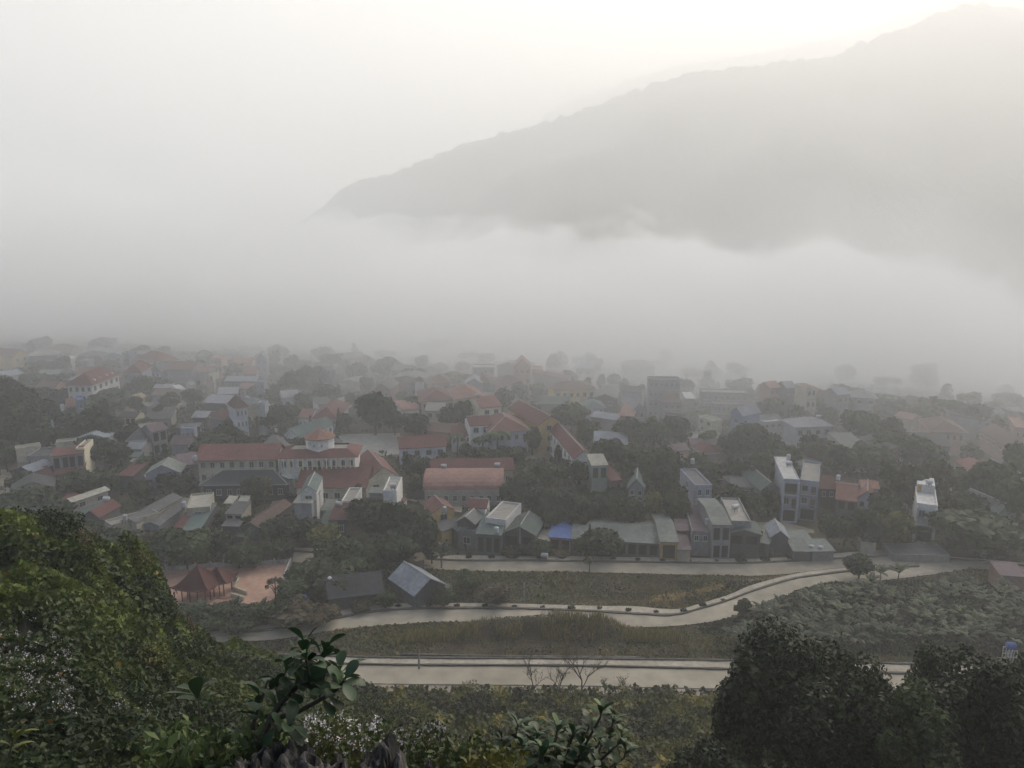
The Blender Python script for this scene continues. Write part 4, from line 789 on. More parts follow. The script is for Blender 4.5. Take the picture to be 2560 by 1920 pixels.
WN = [0]; wire(PL[0], PL[1]); wire(PL[1], PL[2]); wire(PL[2], PL[3])

# ---------------------------------------------------------------- foliage materials and crown shapes
LM = dict(
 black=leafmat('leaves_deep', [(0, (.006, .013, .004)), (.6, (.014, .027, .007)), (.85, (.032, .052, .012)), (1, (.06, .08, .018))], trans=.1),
 dark=leafmat('leaves_dark', [(0, (.012, .022, .010)), (.6, (.025, .045, .016)), (1, (.045, .072, .022))]),
 mid=leafmat('leaves_mid', [(0, (.022, .036, .014)), (.6, (.045, .070, .022)), (1, (.08, .11, .03))]),
 yellow=leafmat('leaves_yellow', [(0, (.05, .06, .015)), (.6, (.12, .13, .03)), (1, (.20, .18, .05))]),
 brown=leafmat('leaves_brown', [(0, (.05, .04, .022)), (.6, (.10, .085, .04)), (1, (.16, .12, .06))]),
 pale=leafmat('leaves_pale', [(0, (.30, .26, .17)), (1, (.48, .43, .30))]),
 banana=leafmat('leaves_banana', [(0, (.012, .027, .010)), (.65, (.03, .054, .020)), (1, (.10, .13, .05))], rough=.45),
 vine=leafmat('leaves_vine', [(0, (.018, .030, .010)), (.35, (.038, .062, .015)), (.6, (.066, .088, .020)), (.82, (.10, .14, .022)), (.93, (.12, .16, .025)), (.97, (.22, .14, .02)), (1, (.18, .04, .02))]),
 grass=leafmat('grass_blades', [(0, (.018, .018, .012)), (.25, (.062, .074, .028)), (.55, (.12, .125, .048)), (.8, (.17, .14, .06)), (1, (.34, .26, .12))]),
 fig=leafmat('leaves_fig', [(0, (.010, .028, .012)), (.7, (.028, .058, .020)), (.8, (.035, .07, .02)), (1, (.11, .19, .04))], rough=.5, spec=.35, trans=.15),
 flower=leafmat('flower_white', [(0, (.35, .33, .36)), (1, (.7, .68, .72))], trans=.2))
BARK = pmat('bark', (.055, .045, .035), .2, 2, .95, bump=.5)
PBARK = pmat('pale_bark', (.14, .12, .09), .2, 2, .95)
def crown_mesh(seed, shape='round', n=1500, s=.12, lobes=16):
    rng = np.random.default_rng(seed); L = []
    for i in range(lobes):
        d = randdirs(rng, 1)[0]; d[2] = abs(d[2]) * .9 if shape != 'round' or rng.random() < .75 else d[2]; r = rng.uniform(.35, .75)
        if shape == 'cone': z = rng.uniform(-.9, .9); k = (1 - (z + 1) / 2) * .75 + .06; a = rng.uniform(0, 6.28); L.append((np.array([math.cos(a) * k * .6, math.sin(a) * k * .6, z]), .12 + .35 * k))
        elif shape == 'tall': L.append((np.array([d[0] * .45, d[1] * .45, rng.uniform(-.75, .75)]), rng.uniform(.28, .45)))
        elif shape == 'flat': L.append((np.array([d[0] * .75, d[1] * .75, rng.uniform(-.3, .45)]), rng.uniform(.25, .42)))
        elif shape == 'sparse': L.append((d * np.array([.75, .75, .7]), rng.uniform(.14, .26)))
        else: L.append((d * r * np.array([1, 1, .85]), rng.uniform(.26, .5)))
    if shape == 'round': L.append((np.zeros(3), .68))
    if shape == 'rough': L = [(c_ * 1.25, r_ * rng.uniform(.35, .85)) for c_, r_ in L] + [(np.zeros(3), .55), (np.array([0, 0, -.5]), .6)]
    w_ = np.array([l[1] ** 2 for l in L]); idx = rng.choice(len(L), n, p=w_ / w_.sum()); c = np.array([l[0] for l in L])[idx]; r = np.array([l[1] for l in L])[idx]
    d = randdirs(rng, n); rad = r * rng.uniform(.78, 1.12, n); p = c + d * rad[:, None]; u, v = frames(rng, d, .8); sz = s * rng.uniform(.5, 1.3, n)
    lt = rng.uniform(0, 1, len(L))[idx]; tone = .35 * lt + .65 * rng.uniform(0, 1, n) ** 1.3
    return p, u * sz[:, None], v * (sz * .75)[:, None], tone
PROTO = {}
def proto(kind, mat, seed, **k):
    key = (kind, mat, seed)
    if key not in PROTO:
        p, u, v, t = crown_mesh(seed, kind, **k); PROTO[key] = leafmesh('crown', p, u, v, t, LM[mat], shape='clump')
    return PROTO[key]
def trunkmesh(seed):
    k = ('trunk', seed)
    if k not in PROTO:
        m = MB(); rd = random.Random(seed); m.tube([(0, 0, -.1), (.03, .02, .35), (0, .05, .75), (.05, 0, 1.1)], [.10, .075, .05, .02], 6)
        for i in range(5):
            a = rd.uniform(0, 6.28); z = rd.uniform(.35, .7); m.tube([(0, 0, z), (math.cos(a) * .25, math.sin(a) * .25, z + .25), (math.cos(a) * .5, math.sin(a) * .5, z + .4)], [.04, .025, .008], 5)
        PROTO[k] = m.mesh('trunk', BARK)
    return PROTO[k]
DET = {'round': dict(n=1700, s=.105), 'cone': dict(n=900, s=.10, lobes=22), 'tall': dict(n=1100, s=.11), 'flat': dict(n=1200, s=.11, lobes=14), 'sparse': dict(n=420, s=.08, lobes=18)}
TREES = []
def tree(px, top, base, wpx, kind='round', mat='dark', label=None, short=None, z=None, grp='trees between the houses', name='tree', hi=False):
    g = 0.0
    for _ in range(3): b = at(px, base, g); g = gz(b) if z is None else z
    b.z = g; t = aty(px, top, b.y); Hh = max(1.2, t.z - g); dist = math.sqrt(b.x ** 2 + b.y ** 2 + (CAMZ - g) ** 2); rx = wpx / F * dist / 2
    seed = int(px * 3 + top) % 5; root = link(name, None, None, b); root.rotation_euler = (0, 0, (px * 1.7) % 6.28)
    lowf = {'round': .12, 'cone': .08, 'tall': .1, 'flat': .35, 'sparse': .3}[kind]; ch = Hh * (1 - lowf)
    key = proto(kind, mat, seed, **DET[kind]) if not hi else proto(kind, mat, 50 + int(px) % 7, n=hi, s=.05 if kind != 'sparse' else .045, lobes=34)
    cr = link('crown', key, root, (0, 0, Hh - ch / 2), None, (rx * 1.0, rx * 1.0, ch / 2 * 1.0))
    link('trunk', trunkmesh(seed), root, (0, 0, 0), None, (max(.6, Hh * .35), max(.6, Hh * .35), Hh * .8))
    tag(root, label, 'tree', grp); TREES.append(dict(o=root, px=(px, (top + base) / 2), kind=kind, mat=mat, w=wpx, label=label, top=top))
    if short: LAND.append((px, (top + base) / 2, short))
    return root
T = tree
# (px, top, base, width, kind, leaves)
for q in """2145 1021 1130 98 round dark|2222 1043 1140 70 round dark|2207 985 1060 105 round mid|2407 1001 1085 98 round dark|2309 1010 1070 62 round dark|2228 1075 1170 130 round dark|2288 1090 1190 110 round dark|2168 1105 1190 120 round dark|2228 1160 1270 110 tall dark|2273 1165 1290 105 round dark|2333 1150 1270 90 round mid|2482 1145 1290 115 round dark|2540 1105 1230 90 round mid|2527 1180 1320 110 round dark|2407 1225 1330 92 round dark|2437 1285 1395 195 round dark|2535 1300 1390 80 round dark|2160 1270 1370 85 round dark|2109 1290 1365 72 round dark|2067 1285 1355 58 round dark|2067 1018 1080 60 round mid|2385 1170 1260 80 flat mid|2200 1230 1330 80 round dark|2120 1225 1290 60 round dark|1990 1010 1080 60 round mid|2030 1085 1170 80 round dark|2090 1110 1200 90 round dark|2065 1190 1240 60 round mid|2350 1225 1290 60 round mid|2440 1200 1280 80 round mid|2100 960 1010 60 round mid|2440 1010 1060 60 round dark
1567 1040 1120 78 round dark|1687 1035 1120 74 round dark|1475 1048 1100 44 round mid|1605 1055 1130 62 round dark|1652 1058 1128 52 round mid|1875 1048 1150 104 round dark|1840 1075 1165 84 round dark|1910 1080 1185 84 round dark|1851 1120 1230 104 round dark|1898 1130 1240 94 round dark|1945 1100 1200 84 round mid|1522 1090 1190 94 round dark|1581 1100 1190 84 round mid|1616 1120 1230 114 round dark|1663 1120 1230 94 round dark|1741 1125 1200 72 round mid|1776 1150 1230 84 round dark|1530 1215 1320 94 round dark|1454 1235 1340 74 round dark|1570 1240 1340 90 round dark|1490 1230 1325 70 round dark|1675 1195 1310 74 round dark|1687 1230 1335 74 round dark|1590 1180 1250 64 round dark|1640 1160 1230 60 round dark|1970 1150 1230 60 round dark|1800 1290 1360 60 round dark|1830 1210 1290 60 round dark|1920 1220 1290 60 round dark|1880 1230 1300 60 round mid|1745 1245 1300 50 round dark|1770 1075 1130 50 round mid|1555 1115 1190 60 round mid|1505 1140 1200 60 round dark
1714 935 975 11 cone mid|1746 945 975 9 cone mid|1762 943 980 16 tall mid|1779 950 985 18 tall mid|1793 952 985 14 tall mid|1535 928 985 40 round mid|1503 935 985 24 round mid|1560 945 990 30 round mid|1820 966 1000 24 round mid|1872 965 1010 30 round dark|1902 960 1010 28 round mid|1600 960 1000 30 round mid|1640 975 1010 30 round mid|1480 990 1030 30 round mid|1930 985 1030 40 round mid|2010 1000 1040 40 round mid|2060 975 1020 40 round mid
1258 968 1035 52 round dark|1160 996 1078 58 round dark|1125 1015 1088 62 round dark|1037 1030 1102 78 round dark|988 1025 1088 62 round dark|938 976 1088 98 round dark|1007 972 1015 36 round mid|1331 1060 1138 52 round dark|1167 1105 1150 36 round dark|1207 1115 1178 62 round dark|1265 1115 1178 72 round dark|1296 1110 1170 50 round dark|1395 1112 1172 42 cone dark|1360 1148 1232 92 round dark|1395 1140 1220 60 round dark|1312 1172 1262 74 round dark|1290 1190 1292 84 round dark|1442 1150 1220 60 round dark|1040 1194 1244 46 round dark|1197 1205 1248 42 round dark|1026 1132 1202 58 round dark|1054 1140 1200 50 round dark|1300 948 1012 48 round mid|1383 882 942 46 round mid|1262 910 950 26 round mid|1430 1002 1082 84 round mid|1465 1045 1110 60 round mid|1340 1220 1300 80 round dark|1400 1220 1310 80 round dark|1330 1010 1070 60 round mid|1390 1020 1080 60 round mid|1110 1130 1180 40 round dark|1240 1060 1110 40 round mid|1345 955 1000 40 round mid|1420 925 975 50 round mid|1180 1150 1190 50 round dark|1380 1260 1340 70 round dark|1440 1270 1350 60 round dark|1235 1150 1195 50 round dark
680 878 930 38 round mid|650 884 930 34 round mid|734 887 935 44 round mid|797 907 985 58 round dark|762 914 995 62 round mid|727 928 1005 64 round dark|804 957 1012 42 round dark|849 962 1012 30 cone dark|880 984 1034 48 round mid|891 903 960 48 round mid|703 1008 1072 84 round dark|668 1030 1082 64 round dark|540 1078 1142 114 round dark|574 1062 1132 84 round dark|633 1088 1140 70 round dark|692 1083 1132 64 round dark|739 1093 1142 66 round dark|778 1038 1080 20 cone dark|802 1050 1085 18 cone dark|849 1018 1088 24 cone dark|828 1083 1118 44 round dark|640 1183 1262 72 round dark|662 1190 1258 50 round brown|828 1182 1225 30 round mid|700 960 1020 70 round mid|760 980 1040 60 round mid|820 1000 1050 50 round mid|860 1030 1080 40 round mid|640 960 1010 40 round mid|600 1030 1090 60 round mid|915 940 990 40 round mid|960 955 1000 40 round mid|1000 950 990 30 round mid|590 905 950 36 round mid|500 900 950 50 round mid|470 900 940 40 round mid|895 1210 1260 40 round mid|770 1190 1230 36 round mid
12 935 1040 64 round dark|35 945 1062 74 round dark|68 935 985 32 round dark|60 970 1082 94 round dark|94 995 1092 84 round dark|35 1010 1122 104 round dark|78 1030 1132 94 round dark|105 1050 1142 74 round dark|256 995 1082 58 tall dark|240 1015 1102 64 round dark|212 1040 1132 84 round dark|265 1045 1132 64 round dark|176 1060 1142 74 round dark|235 1090 1172 84 round dark|153 968 1030 42 round dark|237 882 922 32 round mid|209 888 925 30 round mid|150 862 892 64 flat mid|277 897 930 50 round mid|294 1110 1172 64 round dark|376 1135 1202 74 round dark|200 1185 1240 74 round dark|341 985 1040 40 round mid|100 900 950 50 round mid|160 890 940 50 round mid|330 1060 1120 60 round dark|290 1040 1090 40 round mid|430 980 1030 50 round mid|480 970 1020 50 round mid|400 1010 1060 30 round mid|320 1150 1210 60 round dark|140 1120 1170 50 round dark|20 1110 1180 60 round mid|60 1180 1240 60 round mid
80 1213 1300 124 round dark|141 1240 1322 84 round dark|59 1250 1325 104 round mid|200 1172 1225 64 round dark|435 1175 1242 94 round dark|411 1228 1282 64 round dark|350 1200 1260 60 round dark|270 1180 1240 60 round mid|20 1240 1310 90 round mid|180 1290 1350 80 round dark|455 1200 1250 60 round dark|230 1300 1360 80 round mid|290 1320 1390 80 round mid|340 1325 1400 80 round dark
424 1322 1425 114 round mid|470 1332 1425 114 round mid|517 1315 1402 84 round mid|553 1330 1402 84 round dark|380 1330 1430 90 round brown|718 1290 1362 94 round dark|765 1295 1368 94 round dark|682 1300 1372 74 round dark|821 1312 1402 88 flat yellow|850 1345 1430 104 round mid|894 1380 1452 94 round mid|800 1402 1472 124 round mid|847 1420 1492 114 round mid|753 1415 1482 84 round mid|729 1450 1512 74 round mid|600 1362 1422 74 round mid|640 1370 1420 60 round mid|690 1352 1400 60 round mid|740 1505 1562 124 round brown|800 1515 1560 90 round brown|455 1512 1556 60 round mid|505 1516 1560 66 round dark|560 1512 1562 70 round mid|612 1515 1566 70 round dark|665 1505 1566 66 round mid|700 1500 1560 60 round mid|530 1540 1580 60 round mid|600 1545 1585 70 round dark|560 1280 1330 50 round dark|620 1290 1340 50 round mid|500 1290 1340 60 round mid
918 1245 1332 114 round dark|994 1258 1382 94 tall dark|959 1270 1372 114 round dark|1029 1278 1392 114 round dark|1053 1310 1402 84 round dark|994 1330 1422 124 round dark|1182 1440 1482 54 round mid|1240 1463 1512 84 round brown|907 1355 1442 84 round mid|1015 1395 1440 60 round dark|1080 1350 1410 60 round dark|960 1400 1440 60 round mid|1060 1270 1340 60 round mid|1270 1370 1392 50 round brown|1165 1425 1460 40 round mid
1494 1325 1392 100 round dark|1455 1345 1392 50 round mid|1474 1304 1390 22 cone dark|1525 1335 1392 64 round dark|1403 1374 1392 44 round brown|1347 1350 1392 64 round dark|1315 1360 1392 40 round dark|1110 1470 1520 60 round mid|960 1480 1520 60 round mid|900 1500 1530 50 round brown""".replace('\n', '|').split('|'):
    a = q.split(); T(*[float(v) for v in a[:4]], a[4], a[5])
rt = random.Random(31); nt_ = 0
while nt_ < 75:
    x_, y_ = rt.uniform(-215, 200), rt.uniform(190, 380)
    if abs(x_) > y_ * .66 or y_ > 365 - .4 * x_ or any(inpoly(np.array([x_]), np.array([y_]), pl)[0] for pl in EXCL): continue
    hh_ = rt.uniform(5, 10); bx, by = pix((x_, y_, 0)); tx, ty = pix((x_, y_, hh_)); T(bx, ty, by, rt.uniform(6, 13) / y_ * 1971, rt.choice(['round', 'round', 'tall', 'flat', 'cone']), rt.choice(['dark', 'dark', 'mid'])); nt_ += 1
T(2237, 1278, 1376, 98, 'round', 'yellow', 'round yellowish green tree left of the lone white tube house', 'the round yellowish tree')
T(1636, 1223, 1322, 62, 'round', 'yellow', 'yellow topped tree among dark trees behind the warehouse roof', 'the yellow topped tree')
T(1648, 1084, 1125, 32, 'cone', 'pale', 'pale cream tree glowing among dark trees right of centre', 'the pale cream tree')
T(2327, 985, 1075, 80, 'sparse', 'mid', 'tall thin tree with separate leaf tufts on the right skyline', 'the tufted tree')
T(1473, 1388, 1432, 34, 'sparse', 'brown', 'small bare tree standing on the edge of the upper road', 'the small bare road tree', grp=None)
T(690, 1440, 1510, 50, 'sparse', 'brown', 'dry thin tree on the brick coloured plaza', 'the dry plaza tree', grp=None)
T(2146, 1380, 1448, 72, 'round', 'dark', 'small dark tree standing before the road bend on the right', 'the dark tree at the road bend', grp=None)
T(1858, 1500, 1545, 45, 'round', 'dark', 'little dark tree beside the bend of the middle road', 'the little tree at the middle road bend', grp=None)

# palms and bananas
def frondmesh(seed, n, length, width, droop, up):
    rd = random.Random(seed); P0 = []; U = []; V = []; tn = []
    for i in range(n):
        a = i / n * 6.28 + rd.uniform(-.3, .3); el = up * rd.uniform(.6, 1.2); L_ = length * rd.uniform(.7, 1.1); p = Vector((0, 0, 0)); seg = 6; tone = rd.random()
        for k in range(seg):
            e = el - droop * (k / seg) ** 1.2 * 1.8; d = Vector((math.cos(a) * math.cos(e), math.sin(a) * math.cos(e), math.sin(e))); q = p + d * L_ / seg
            wd = width * math.sin(math.pi * min(.97, (k + .6) / seg)) ** .7 + .02; s_ = Vector((-math.sin(a), math.cos(a), 0))
            c = (p + q) / 2
            for sg in (-1, 1):
                P0.append(c + s_ * sg * wd * .5 - Vector((0, 0, wd * .18))); U.append(d * L_ / seg * .56); V.append(s_ * wd * .5 + Vector((0, 0, -sg * wd * .15)) * (1 if sg > 0 else 1)); tn.append(tone * .8 + rd.random() * .2)
            p = q
    return np.array(P0), np.array(U), np.array(V), np.array(tn)
BAN = [leafmesh('leaves', *frondmesh(s, 9, 2.3, .42, .85, 1.15), LM['banana'], shape='clump') for s in range(4)]
PALM = [leafmesh('fronds', *frondmesh(9 + s, 14, 2.4, .28, 1.3, .7), LM['mid'], shape='clump') for s in range(2)]
sm = MB(); sm.tube([(0, 0, -.2), (.02, 0, .8), (0, .03, 1.6)], [.13, .10, .07], 7); BSTEM = sm.mesh('stem', pmat('banana_stem', (.12, .13, .06)))
sm = MB(); sm.tube([(0, 0, -.2), (.1, 0, 2), (.15, .05, 4.2)], [.17, .12, .10], 7); PSTEM = sm.mesh('trunk', BARK)
def banana(b, s, label, grp, name='banana_plant'):
    root = link(name, None, None, b); root.rotation_euler = (0, 0, (b[0] * 7 + b[1]) % 6.28); root.scale = (s, s, s)
    link('leaves', BAN[int(abs(b[0]) * 10) % 4], root, (0, 0, 1.5)); link('stem', BSTEM, root); tag(root, label, 'banana plant', grp); return root
for i, (x, y, s, l) in enumerate([(588, 1545, 1.1, 'banana plant left of the blue tarpaulin below the plaza'), (654, 1556, 1.2, 'large banana clump between plaza and blue tarpaulin'), (506, 1552, 1.1, 'banana plant in front of the red pavilion'),
        (620, 1555, 1.0, 'banana plant in the middle of the clump below the plaza'), (616, 1368, 1.2, 'banana plant behind the plaza fence at mid distance'), (713, 1408, 1.3, 'yellow leaved banana plant at the back right corner of the plaza'),
        (1104, 1420, 1.5, 'big dark banana plant above the weathered tin hut'), (540, 1552, 1.0, 'banana plant right of the red pavilion columns'), (475, 1550, .9, 'small banana plant left below the pavilion'), (665, 1405, 1.0, 'banana plant behind the fence near the plaza corner'),
        (2200, 1452, 1.0, 'young banana plant on the verge beside the road bend'), (2245, 1452, 1.1, 'bushy banana plant right of the verge at the road bend'), (1905, 1560, 1.1, 'banana plant with leaning leaves below the middle road')]):
    g = at(x, y); g.z = gz(g); g = at(x, y, gz(g)); banana(g, s, l, 'banana plants')
for i, (x, t, b, l) in enumerate([(1143, 1080, 1145, 'feathery palm left before the pale blue villa'), (1242, 1070, 1150, 'tall palm right before the pale blue villa'), (1205, 1085, 1150, 'middle palm before the pale blue villa')]):
    g = at(x, b); h = aty(x, t, g.y).z; root = link('palm_tree', None, None, g); s = h / 5.2; root.scale = (s, s, s); link('fronds', PALM[i % 2], root, (.15, .05, 4.2), None, (1.3, 1.3, 1.1)); link('trunk', PSTEM, root); tag(root, l, 'palm tree', 'palms of the villa garden')
rd = random.Random(5)
GROVE = [(1650, 1500), (1800, 1560), (1980, 1490), (2120, 1455), (2260, 1450), (2420, 1432), (2600, 1420), (2700, 1660), (2350, 1660), (2000, 1650), (1700, 1645)]
gpoly = [(p[0], p[1]) for p in GROVE]; cnt = 0
while cnt < 150:
    x = rd.uniform(1820, 2640); y = rd.uniform(1430, 1650)
    if not inpoly(np.array([x]), np.array([y]), gpoly)[0] or y < max(1640 - (x - 1780) * .5 - 40, 1462): continue
    g = at(x, y, 1.5); g.z = gz(g) - .1; banana(g, rd.uniform(.7, 1.25), 'banana plant growing in the dense grove on the right hand slope', 'banana grove'); cnt += 1
# kerb planting
def bushmesh(seed, n=160):
    rng = np.random.default_rng(seed); d = randdirs(rng, n); d[:, 2] = abs(d[:, 2]); p = d * rng.uniform(.4, 1, n)[:, None] * np.array([1, 1, .8]); u, v = frames(rng, d, .8); s = rng.uniform(.1, .25, n)
    return leafmesh('shrub', p, u * s[:, None], v * s[:, None] * .7, rng.uniform(0, 1, n), LM['dark'], shape='clump')
BM = [bushmesh(s) for s in range(3)]
def kbush(x, y, s, name, label, grp, z=0): 
    g = at(x, y, z); g.z = max(z, gz(g)) + .1; o = link(name, BM[int(x) % 3], None, g, (0, 0, x % 6), (s, s, s)); tag(o, label, 'shrub', grp); return o
for lst, nm, z in [([(1172, 1396), (1229, 1396), (1287, 1397), (1347, 1397), (1408, 1397), (1532, 1400), (1594, 1402), (1657, 1404), (1723, 1405), (1791, 1405), (1853, 1404), (1913, 1402), (1980, 1398), (2040, 1396)], 'upper', 0),
                ([(771, 1554), (846, 1541), (920, 1528), (996, 1518), (1072, 1517), (1142, 1518), (1213, 1518), (1286, 1520), (1357, 1521), (1429, 1524), (1498, 1524), (1570, 1529), (1640, 1533), (1710, 1530), (1758, 1516), (1808, 1504)], 'middle', 0)]:
    nn = len(lst)
    for i, (x, y) in enumerate(lst):
        pos = 'leftmost' if i == 0 else 'rightmost' if i == nn - 1 else ['', 'second', 'third', 'fourth', 'fifth', 'sixth', 'seventh', 'eighth', 'ninth', 'tenth', 'eleventh', 'twelfth', 'thirteenth', 'fourteenth', 'fifteenth'][i] + ' from the left'
        if 'from' in pos: l = f'low pavement shrub on the {nm} road, {pos}'
        else: l = f'{pos} low shrub planted in the {nm} road pavement'
        kbush(x, y, .5 + .35 * random.Random(i + len(nm)).random() + (.4 if nm == 'upper' and i > 9 else 0), 'shrub', l, f'shrubs along the {nm} road pavement', z)

# ---------------------------------------------------------------- the near hill
SX = [-400, 0, 60, 130, 190, 250, 300, 330, 370, 400, 425, 450, 480, 540, 600, 660, 730, 800, 860, 960, 1100, 1300, 1700, 2000, 2300, 2600, 3000]
SY = [1260, 1300, 1294, 1318, 1330, 1356, 1382, 1412, 1455, 1482, 1530, 1572, 1594, 1628, 1642, 1652, 1668, 1705, 1728, 1742, 1744, 1746, 1752, 1762, 1768, 1778, 1790]
SR = [46, 42, 42, 43, 44, 45, 46, 47, 48, 48, 49, 50, 52, 56, 60, 65, 72, 80, 86, 87, 87, 88, 90, 93, 98, 104, 112]
BR = [13, 13, 13, 13, 13, 13, 14, 14, 14, 15, 15, 15, 16, 17, 19, 22, 26, 31, 35, 40, 44, 46, 48, 50, 50, 50, 50]
def hill_point(px, s):
    """s 0..1 from the bottom of the view up to the crest line; below 0 under the frame towards the camera, above 1 the far side"""
    px = np.asarray(px, float); s = np.asarray(s, float)
    sy = np.interp(px, SX, SY); sr = np.interp(px, SX, SR); br = np.interp(px, SX, BR)
    sc = np.clip(s, 0, 1); py = 1935 + (sy - 1935) * sc; rng_ = br * (sr / br) ** sc
    x = (px - 1280) / F; y = -(py - 960) / F; p = R(PITCH); dx = x; dy = math.cos(p) + y * math.sin(p); dz = -math.sin(p) + y * math.cos(p); hl = np.sqrt(dx * dx + dy * dy)
    t = np.clip(-s, 0, 1); rr = rng_ * (1 - t) + 1.2 * t; slope = dz / hl; zz = CAMZ + slope * rng_; zz = zz * (1 - t ** 1.35) + 62.9 * t ** 1.35
    o = np.clip(s - 1, 0, 1); rr = rr + o * 40; zz = zz - o * 60
    wx = dx / hl * rr; wy = dy / hl * rr; lump = ((fbm(wx, wy, 4.2, 21, 3) - .5) * 3.2 + (fbm(wx, wy, 1.5, 22, 2) - .5) * 1.3) * np.clip(rng_ / 30, .35, 1.6) * (1 - .8 * sstep(430, 720, px)) * (1 - .1 * sstep(.9, 1.0, s))
    zz = zz + lump * np.where(s < 0, 0.2, 1) * (s < 1.02)
    return np.stack([dx / hl * rr, dy / hl * rr, zz], -1)
pxs = np.linspace(-400, 3000, 341); ss = np.concatenate([np.linspace(-1, -.05, 12), np.linspace(0, 1, 71), np.linspace(1.05, 2, 8)])
PX, S_ = np.meshgrid(pxs, ss); HP = hill_point(PX, S_); nx = len(pxs)
hv = HP.reshape(-1, 3); hf = [(j * nx + i, j * nx + i + 1, (j + 1) * nx + i + 1, (j + 1) * nx + i) for j in range(len(ss) - 1) for i in range(nx - 1)]
me = bpy.data.meshes.new('hill'); me.from_pydata(hv.tolist(), [], hf); me.materials.append(pmat('hill_soil', (.022, .024, .014), .4, .5, .95, grime=.5)); me.polygons.foreach_set('use_smooth', [True] * len(hf))
tag(link('hill', me), kind='structure')
def hill_scatter(rng, n, x0, x1, s0, s1, lift, szf, jit=1.0, sx=None):
    px = rng.uniform(x0, x1, n); s = rng.uniform(s0, s1, n); p = hill_point(px, s); r = np.linalg.norm(p - np.array([0, 0, CAMZ]), axis=1)
    nrm = np.tile(np.array([[0, -.45, .9]]), (n, 1)); u, v = frames(rng, nrm, jit); sz = szf(px, s, r)
    p = p + np.array([0, 0, 1]) * (rng.uniform(-.2, 1, n) * lift(r))[:, None]; return p, u, v, sz, px, s, r
rng = np.random.default_rng(3)
# vines and undergrowth on the left spur
p, u, v, sz, px, s, r = hill_scatter(rng, 300000, -150, 960, -.12, 1.04, lambda r: .012 * r + .12, lambda px, s, r: (.042 + .0017 * r) * rng.uniform(.4, 1.5, len(px)), 1.2)
cl = fbm(p[:, 0], p[:, 1], 1.6, 31, 4); cl2 = fbm(p[:, 0], p[:, 1], 5.5, 77, 3); tone = .24 + 1.3 * (cl - .5) + 1.1 * (cl2 - .45) + rng.uniform(-.15, .28, len(px)); rare = rng.random(len(px))
tone = np.clip(tone, 0, .9); warm = (fbm(p[:, 0], p[:, 1], 2.2, 55, 3) > .64); tone = np.where((rare < .002) | (warm & (rare < .02)), rng.uniform(.94, 1, len(px)), tone)
gapn = fbm(p[:, 0], p[:, 1], .8, 91, 3); keep = gapn > .30 
k = keep; tag(link('undergrowth', leafmesh('undergrowth', p[k], u[k] * sz[k, None], v[k] * sz[k, None] * .8, tone[k], LM['vine'], fold=.35)), 'dense leafy vines and undergrowth covering the near hill', 'undergrowth', kind='stuff')
# shrubby slope in the middle
p, u, v, sz, px, s, r = hill_scatter(rng, 120000, 800, 2700, -.15, 1.01, lambda r: .018 * r, lambda px, s, r: .0028 * r * rng.uniform(.4, 1.4, len(px)), 1.0)
cl = fbm(px * .02, s * 7, 1.0, 41, 4); tone = .36 + 1.6 * (cl - .5) + rng.uniform(-.15, .25, len(px)) + .25 * sstep(.3, .0, s) * (px < 1850); keep = rng.random(len(px)) < sstep(.30, .55, fbm(px * .02, s * 6, .5, 62, 3)) * .9 + .12
SLOPE = leafmat('leaves_slope', [(0, (.016, .018, .009)), (.4, (.038, .045, .014)), (.7, (.085, .09, .02)), (1, (.20, .17, .035))])
tag(link('undergrowth', leafmesh('undergrowth', p[keep], u[keep] * sz[keep, None], v[keep] * sz[keep, None] * .8, tone[keep], SLOPE, fold=.3)), 'low yellowish scrub on the slope below the lower road', 'undergrowth', kind='stuff')
def shrub_at(p0, rx, rz, n, mat, seed, label, leaf=.08, name='shrub', cat='shrub', lobes=12, grp=None, kind='round', stem=True):
    rng = np.random.default_rng(seed); pp, uu, vv, tt = crown_mesh(seed, kind, n=n, s=1.0, lobes=lobes); sc = np.array([rx, rx, rz])
    L_ = np.linalg.norm(uu, axis=1, keepdims=True); uu = uu / L_; vv = vv / np.linalg.norm(vv, axis=1, keepdims=True); szl = (leaf * rng.uniform(.6, 1.3, n))[:, None]
    root = link(name, None, None, p0); root.rotation_euler = (0, 0, seed)
    link('foliage', leafmesh('foliage', pp * sc, uu * szl, vv * szl * .6, tt, LM[mat], fold=.3), root, (0, 0, rz * .9))
    if stem:
        m = MB(); rr = random.Random(seed)
        for i in range(6): a = rr.uniform(0, 6.28); m.tube([(0, 0, -.3), (math.cos(a) * rx * .25, math.sin(a) * rx * .25, rz * .6), (math.cos(a) * rx * .6, math.sin(a) * rx * .6, rz * 1.35)], [.03 + rx * .015, .02, .006], 5)
        m.build('stem', BARK, root)
    tag(root, label, cat, grp); return root
def hp(px, s): return Vector(hill_point(np.array([float(px)]), np.array([float(s)]))[0])
